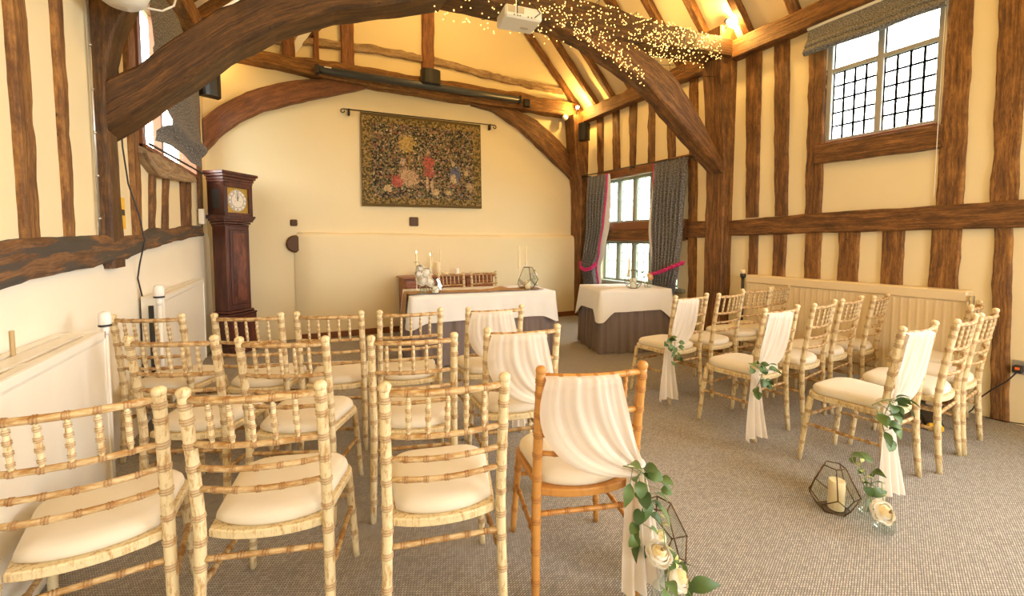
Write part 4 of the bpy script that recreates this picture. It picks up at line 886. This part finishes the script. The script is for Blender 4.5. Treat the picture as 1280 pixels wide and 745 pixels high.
MB().tube([(4.72,3.21,.02),(4.72,3.21,.97)], .017, 8).build('pipe', M['iron'], t, smooth=True); v = MB().lathe([(.02,.95),(.030,.965),(.030,1.0),(.014,1.005)], (4.72,3.21,0), 12).build('valve', M['black'], t, smooth=True)
MB().lathe([(.026,1.0),(.026,1.045),(.018,1.05)], (4.72,3.21,0), 12).build('valve_cap', M['wax'], t, smooth=True)
MB().tube([(4.715,1.30,.02),(4.715,1.30,.955)], .016, 8).build('pipe', M['steel'], t, smooth=True)
# ---------------------------------------------------------------- curtains, blinds
def sheet(name, rows, m, par, uv=(1, 1)):
    """rows of points; uv in metres"""
    h, w_ = len(rows), len(rows[0]); vs = [p for r in rows for p in r]; us = []
    for r in rows:
        a = 0
        for i, p in enumerate(r):
            us.append((i/(w_-1)*uv[0], p.z*uv[1]))
    fs = [(i*w_+j, i*w_+j+1, (i+1)*w_+j+1, (i+1)*w_+j) for i in range(h-1) for j in range(w_-1)]
    return mesh(name, vs, fs, m, par, uvs=us)
def lerp_tab(tab, z):
    for (z0, a0, b0), (z1, a1, b1) in zip(tab, tab[1:]):
        if z <= z0 and z >= z1: t = (z0-z)/(z0-z1); t = t*t*(3-2*t); return a0+(a1-a0)*t, b0+(b1-b0)*t
    return tab[-1][1:]
def curtain(label, tab, edge, nple, seed):
    t = thing('tweed_curtain', label, 'curtain', group='window curtains'); rows = []; er = []; lr = []
    for j in range(46):
        z = 2.50-2.47*j/45; a, b = lerp_tab(tab, z); r = []; g = .55/abs(a-b)
        for i in range(81):
            u = i/80; y = a+(b-a)*u; amp = .030*g*(.5+.5*min(1, j/8)); r.append(V((4.70+amp*sin(u*2*pi*nple+seed+.5*sin(z*3))+.006*sin(u*40+z*6)-.018*math.exp(-((z-.97)/.3)**2), y, z)))
        rows.append(r); p = r[-1] if edge > 0 else r[0]; s = 1 if b > a else -1; s *= edge
        er.append([p+V((-.006,0,0)), p+V((-.004, s*.022, 0)), p+V((.010, s*.024, 0))])
        q = p+V((.02, 0, 0)); lr.append([q, q+V((.015, s*(.03+.05*sin(pi*min(1, j/34))), 0)), q+V((.03, s*(.035+.09*sin(pi*min(1, j/34))), 0))])
    sheet('tweed_drop', rows, M['tweed'], t, (.9, 1)); sheet('pink_edging', er, M['pink'], t); sheet('lining', lr, M['lining'], t); return t
curtain('left grey tweed curtain of the mullioned window, beside the corner post', [(2.51,6.20,5.68),(1.7,6.20,5.74),(1.2,6.25,5.84),(.93,6.27,5.93),(.6,6.24,5.88),(.0,6.2,5.82)], 1, 6, .3)
curtain('right grey tweed curtain of the mullioned window, nearest the oak post', [(2.51,4.05,4.63),(1.6,4.09,4.64),(1.05,4.14,4.60),(.56,4.24,4.56),(.0,4.28,4.58)], 1, 8, 1.1)
r = MB(); r.tube([(4.70,6.32,2.545),(4.70,5.0,2.525),(4.70,3.92,2.495)], .009, 8); scroll(r, (4.70,3.92,2.495), (0,-1,0), (0,0,1), .045); scroll(r, (4.70,6.32,2.545), (0,1,0), (0,0,1), .03)
for y, z in ((6.28,2.54),(5.1,2.53),(4.0,2.5)): r.box(4.69,4.86,y-.008,y+.008,z-.02,z+.004); r.box(4.69,4.71,y-.008,y+.008,z-.06,z)
tag(r.build('curtain_rod', M['iron'], smooth=True), 'black iron curtain rod with curled end above the mullioned window', 'curtain rod')
def braid(label, pts, r=.022):
    t = thing('braided_tieback', label, 'tieback', group='magenta tiebacks'); pts = [V(p) for p in pts]
    for k in range(3):
        P = []
        for i in range(61):
            q = i/60; p = poly(pts, q); a = q*2*pi*3.2+k*2*pi/3; P.append(p+V((-.014*sin(2*a), 0, r*.9*sin(a))))
        MB().tube(P, .0135, 7).build('strand', M['pink'], t, smooth=True)
braid('plaited magenta tieback round the right curtain', [(4.66,4.01,1.10),(4.60,4.15,1.035),(4.60,4.35,.955),(4.61,4.60,.885)])
braid('plaited magenta tieback round the left curtain', [(4.66,6.31,1.00),(4.61,6.22,.905),(4.60,6.08,.875),(4.61,5.94,.91),(4.65,5.85,.995)])
t = thing('roman_blind', 'grey tweed roman blind folded up over the high right window', 'blind')
rows = []
for z, x in ((3.54,4.775),(3.44,4.765),(3.405,4.745),(3.385,4.775),(3.40,4.735),(3.35,4.715),(3.325,4.765),(3.335,4.71),(3.285,4.685),(3.265,4.72),(3.275,4.76)): rows.append([V((x+.004*sin(i*.7+z*9), 2.63-1.07*i/24, z+.006*sin(i*.4))) for i in range(25)])
sheet('folded_fabric', rows, M['tweed'], t, (1.1, 2)); MB().cbox(4.76,4.80,1.55,2.64,3.53,3.56).build('headrail', M['white'], t); MB().tube([(4.77,1.58,3.5),(4.765,1.58,2.4),(4.77,1.58,1.75)], .0025, 5).build('pull_cord', M['white'], t)
t = thing('roman_blind', 'sagging grey tweed blind hanging askew over the left wall window', 'blind')
rows = []
for j in range(31):
    q = j/30; z = 3.47-1.32*q; r = []
    for i in range(25):
        u = i/24; y0 = 4.36+.12*sin(q*9)*(q > .45)*(.3+.7*q)+.25*max(0, .8-abs(q-.78)*8)*.6-.10*(q > .88); y1 = 5.86; y = y0+(y1-y0)*u
        o = .07+.03*sin(pi*q)+.05*math.exp(-((q-.86)/.06)**2)-.03*math.exp(-((q-.93)/.03)**2)+.025*nz(u*3+q*2, q*4, 9)+.03*max(0, sin((u*1.2-q)*6))*q
        r.append(V((lx(y)+o, y, z-.10*(u-.5)*0+.03*sin(u*4)*q+(.05*u if q > .8 else 0))))
    rows.append(r)
sheet('fabric', rows, M['tweed'], t, (1.6, 1)); MB().tube([(lx(4.25)+.06,4.25,2.11),(lx(6.0)+.09,6.0,2.13)], .010, 6).build('bottom_bar', M['black'], t)
# ---------------------------------------------------------------- lights and equipment
def spot(label, loc, aim, e=55, size=1.0, off=(0,0,0)):
    t = thing('spotlight', label, 'spotlight', loc, group='small spotlights'); h = MB().lathe([(.018,-.05),(.030,-.045),(.034,0),(.030,.002)], n=14); h = h.build('housing', M['black'], t, smooth=True); q = V(aim).normalized().to_track_quat('Z', 'Y')
    h.rotation_mode = 'QUATERNION'; h.rotation_quaternion = q; d = MB().lathe([(.029*size,0),(.020*size,.006),(.002,.010)], n=14).build('lamp_face', M['lampface'], t, smooth=True); d.rotation_mode = 'QUATERNION'; d.rotation_quaternion = q
    MB().tube([(0,0,0), V(off)], .008, 6).build('bracket', M['black'], t); p = V(aim).normalized()*.06
    lamp('spot_lamp', 'POINT', p, e, size=.03, parent=t)
spot('bright spotlight on top of the near right oak post', (4.60,3.42,3.93), (-.3,-.75,-.5), 40, off=(.05,.1,-.12))
spot('bright spotlight in the far right corner above the post', (4.58,6.34,3.74), (-.5,-.8,-.35), 35, off=(.05,.1,-.1))
spot('tiny spotlight in the far left corner above the speaker', (-.79,6.40,3.62), (.5,-.7,-.5), 8, .5, (-.05,.1,.04))
spot('spotlight hidden behind the near tie beam washing the ceiling', (3.95,3.88,3.84), (.35,.35,.9), 16, off=(0,-.13,-.08))
def box_speaker(label, loc, rz, w_, d_, h_):
    t = thing('wall_speaker', label, 'speaker', loc, rz, 'small black wall speakers'); b = MB(); n = 9
    o = [(w_/2*cos(pi*k/(n-1)), -d_*.62*sin(pi*k/(n-1))**.7) for k in range(n)]+[(-w_/2, d_*.38), (w_/2, d_*.38)]
    m_ = len(o); b.add([(x, y, z) for z in (-h_/2, h_/2) for x, y in o], [(k, (k+1) % m_, m_+(k+1) % m_, m_+k) for k in range(m_)]+[tuple(range(m_-1,-1,-1)), tuple(range(m_, 2*m_))]); b.build('cabinet', M['black'], t)
    MB().cbox(-.02, .02, d_*.36, d_*.38+.06, -.03, .03).build('bracket', M['black'], t); return t
box_speaker('black speaker in the far left corner above the clock', (-.78,6.24,3.20), R(25), .20, .16, .27)
box_speaker('black speaker under the far right spotlight', (4.62,6.2,3.28), R(-65), .18, .16, .29)
box_speaker('black speaker hung on the far tie beam above the tapestry', (1.93,6.36,3.80), 0, .29, .15, .20)
t = thing('projector_screen', 'long dark roll-up screen case fixed along the far tie beam', 'screen case')
q = MB().tube([(.40,6.40,3.655),(3.44,6.40,3.715)], .05, 14); q.build('case', M['screen'], t, smooth=True); MB().cbox(.36,.41,6.345,6.455,3.59,3.71,.01).build('end_cap', M['black'], t); MB().cbox(3.43,3.47,6.345,6.455,3.655,3.775,.01).build('end_cap', M['black'], t)
MB().cbox(3.55,3.66,6.40,6.47,3.63,3.76,.01).build('connection_box', M['black'], t); MB().box(.47,.56,6.347,6.35,3.675,3.69).build('maker_mark', M['white'], t)
t = thing('projector', 'white projector hung under the fairy-lit tie beam', 'projector', (1.755,3.27,3.225), R(-8))
MB().cbox(-.16,.16,-.12,.12,-.05,.05,.014).build('body', M['white'], t); MB().cbox(-.14,-.08,-.1225,-.118,-.015,.035,.001).build('vent', M['steel'], t); MB().cbox(-.05,.0,-.1225,-.118,-.015,.035,.001).build('vent', M['steel'], t)
s = MB(); [s.box(x,x+.010,-.1225,-.119,-.036,-.028) for x in (-.09,-.06,-.04,.03,.06)]; s.build('socket', M['black'], t); MB().box(.02,.09,.02,.04,-.0515,-.049).build('label_plate', M['steel'], t)
a = MB().tube([(0,0,.05),(0,.02,.17)], .016, 8); a.cbox(-.09,.09,-.05,.05,.05,.062); a.tube([(-.12,-.02,.075),(0,0,.085),(.10,0,.10)], .008, 6); a.build('ceiling_mount', M['black'], t)
c_ = MB().tube([(-.06,-.125,-.02),(-.07,-.15,.05),(-.03,-.08,.12)], .004, 6); c_.tube([(.09,-.125,-.03),(.13,-.15,.0),(.10,-.05,.12)], .004, 6); c_.build('cable', M['black'], t)
o = MB().lathe([(.002,-.10),(.07,-.095),(.105,-.07),(.125,-.02),(.13,.04),(.12,.06)], n=24)
t = thing('wall_unit', 'white rounded unit with slots on the near left post, at the photo top', 'wall unit', (-.80,3.22,2.78)); o.build('shell', M['white'], t, smooth=True)
s = MB(); [s.tube([(-.05+.02*k,-.105,-.055),(-.045+.02*k,-.075,-.085)], .004, 5) for k in range(5)]; s.build('slot', M['steel'], t); MB().cbox(-.03,.03,.09,.24,.0,.05).build('bracket', M['white'], t)
c_ = MB().tube([(.08,.05,-.06),(.16,.1,-.04),(.21,.14,.02),(.22,.18,.10)], .006, 6).build('cable', M['white'], t, smooth=True)
q = MB().lathe([(.001,0),(.045,.002),(.052,.02),(.052,.045)], n=20); t = thing('smoke_detector', 'white round smoke detector below the far tie beam end', 'smoke detector', (4.42,6.46,3.585)); q = q.build('body', M['white'], t, smooth=True); q.rotation_euler = (R(-100),0,0)
q = MB(); [q.box(x-.006,x+.006,-.055,-.048,-.012,.004) for x in (-.014,.014)]; q.build('sensor_slot', M['black'], t)
# fairy lights wound along the near tie beam and the head of its brace
t = thing('fairy_lights', 'warm fairy lights wound round the near tie beam', 'fairy lights'); rd = random.Random(11); q = MB(); wv = []
for i in range(1000):
    x = 1.0+3.5*rd.random()**.85 if rd.random() < .8 else 2.3+1.6*rd.random()
    zb = 3.27+.08*min(1, max(0, (x-.8)/1.2))+.15*max(0, (x-2.85)/1.5); zt = 3.68+.06*max(0, (x-3)/1.5); dens = min(1, (x-.7)/1.6)
    if rd.random() > .35+.65*dens: continue
    k = rd.random()
    if k < .70: p = (x, 3.425-.012*rd.random(), zb+(zt-zb)*rd.random())
    else: p = (x, 3.40+.30*rd.random(), zb-.005-.05*rd.random()**2)
    if x > 2.3 and x < 3.35 and rd.random() < .45: p = (x, 3.455, 3.40-.42*((x-2.2)/1.2)**1.3-.04+.22*rd.random())
    q.ball(p, .0055, 5, 4); wv.append(p)
q.build('bulb', M['bulb'], t, kind='stuff')
q = MB()
for n_ in range(14):
    x = 1.2+n_*.24; zb = 3.35; q.tube([(x,3.425,zb-.02),(x+.05,3.425,3.55),(x+.1,3.45,3.72),(x+.14,3.72,3.72),(x+.18,3.74,3.4),(x+.22,3.5,zb-.03)], .003, 4)
q.build('wire', M['iron'], t)
# socket, plug, leads, small wall things
t = thing('wall_socket', 'steel double socket on the right wall beside the last stud', 'socket'); MB().cbox(4.838,4.85,.94,1.095,.385,.49,.004).build('face_plate', M['steel'], t); MB().cbox(4.834,4.842,.965,1.01,.42,.46).build('outlet', M['black'], t)
t = thing('power_plug', 'black plug with orange switch and lead in the steel socket', 'plug'); MB().cbox(4.79,4.838,1.03,1.085,.40,.455,.008).build('plug_body', M['black'], t); MB().cbox(4.785,4.792,1.045,1.07,.425,.445,.002).build('switch', M['orange'], t)
MB().tube([(4.80,1.06,.405),(4.79,1.10,.33),(4.79,1.18,.235),(4.785,1.24,.15),(4.77,1.27,.05),(4.70,1.29,.012),(4.55,1.31,.012)], .005, 6).build('lead', M['black'], t, smooth=True)
t = thing('extension_block', 'black extension block with yellow ends on the carpet under the chairs', 'extension lead', (4.30,1.36,0), R(25)); MB().cbox(-.16,.16,-.05,.05,.0,.06,.012).build('block', M['black'], t); MB().cbox(-.21,-.16,-.045,.045,.003,.055,.014).build('end_cap', M['yellow'], t); MB().cbox(.16,.21,-.045,.045,.003,.055,.014).build('end_cap', M['yellow'], t)
tag(MB().tube([(4.86,-.2,.02),(4.83,.6,.025),(4.82,.95,.035),(4.80,1.05,.02),(4.78,1.2,.012)], .004, 5).build('floor_lead', M['black'], smooth=True), 'thin dark lead lying along the foot of the right wall', 'cable')
tag(MB().tube([(lx(y)+o, y, z) for y, z, o in [(3.78,2.5,.03),(3.79,2.0,.03),(3.86,1.76,.03),(3.90,1.54,.07),(3.91,1.37,.09),(3.93,1.2,.05),(3.95,1.1,.03),(4.03,.95,.03),(3.99,.82,.03),(3.98,.3,.03)]], .005, 6).build('wall_cable', M['black'], smooth=True), 'thin black cable hanging down the left wall past the rail', 'cable')
t = thing('junction_box', 'cream junction box at the end of the left rail by the clock', 'junction box'); MB().cbox(lx(6.1)+.02,lx(6.1)+.075,6.02,6.16,1.56,1.735,.006).build('cover', M['rad'], t); MB().cbox(lx(6.1)+.07,lx(6.1)+.085,6.14,6.165,1.63,1.67,.003).build('switch', M['black'], t); MB().tube([(lx(6.1)+.04,6.1,1.57),(lx(6.1)+.04,6.12,1.44)], .008, 6).build('conduit', M['black'], t)
t = thing('notice_card', 'yellow notice card on the left wall behind the oak post', 'notice'); MB().add([(lx(y)+o,y,z) for o in (.003,.006) for y,z in ((3.77,1.45),(3.86,1.45),(3.86,1.66),(3.77,1.66))], [(3,2,1,0),(4,5,6,7),(0,1,5,4),(1,2,6,5),(2,3,7,6),(3,0,4,7)]).build('card', M['yellow'], t); MB().box(lx(3.8)+.007,lx(3.8)+.009,3.80,3.85,1.54,1.58).build('symbol', M['black'], t)
b = MB(); b.tube([(lx(3.36)+.02,3.40,1.40),(lx(3.36)+.02,3.40,2.8)], .007, 6); [b.ball((lx(3.36)+.025,3.392,z), .009) for z in (1.5,1.75,2.0,2.25,2.5)]; tag(b.build('conduit_pipe', M['steel'], smooth=True), 'grey conduit with clips running up the near left post', 'conduit')
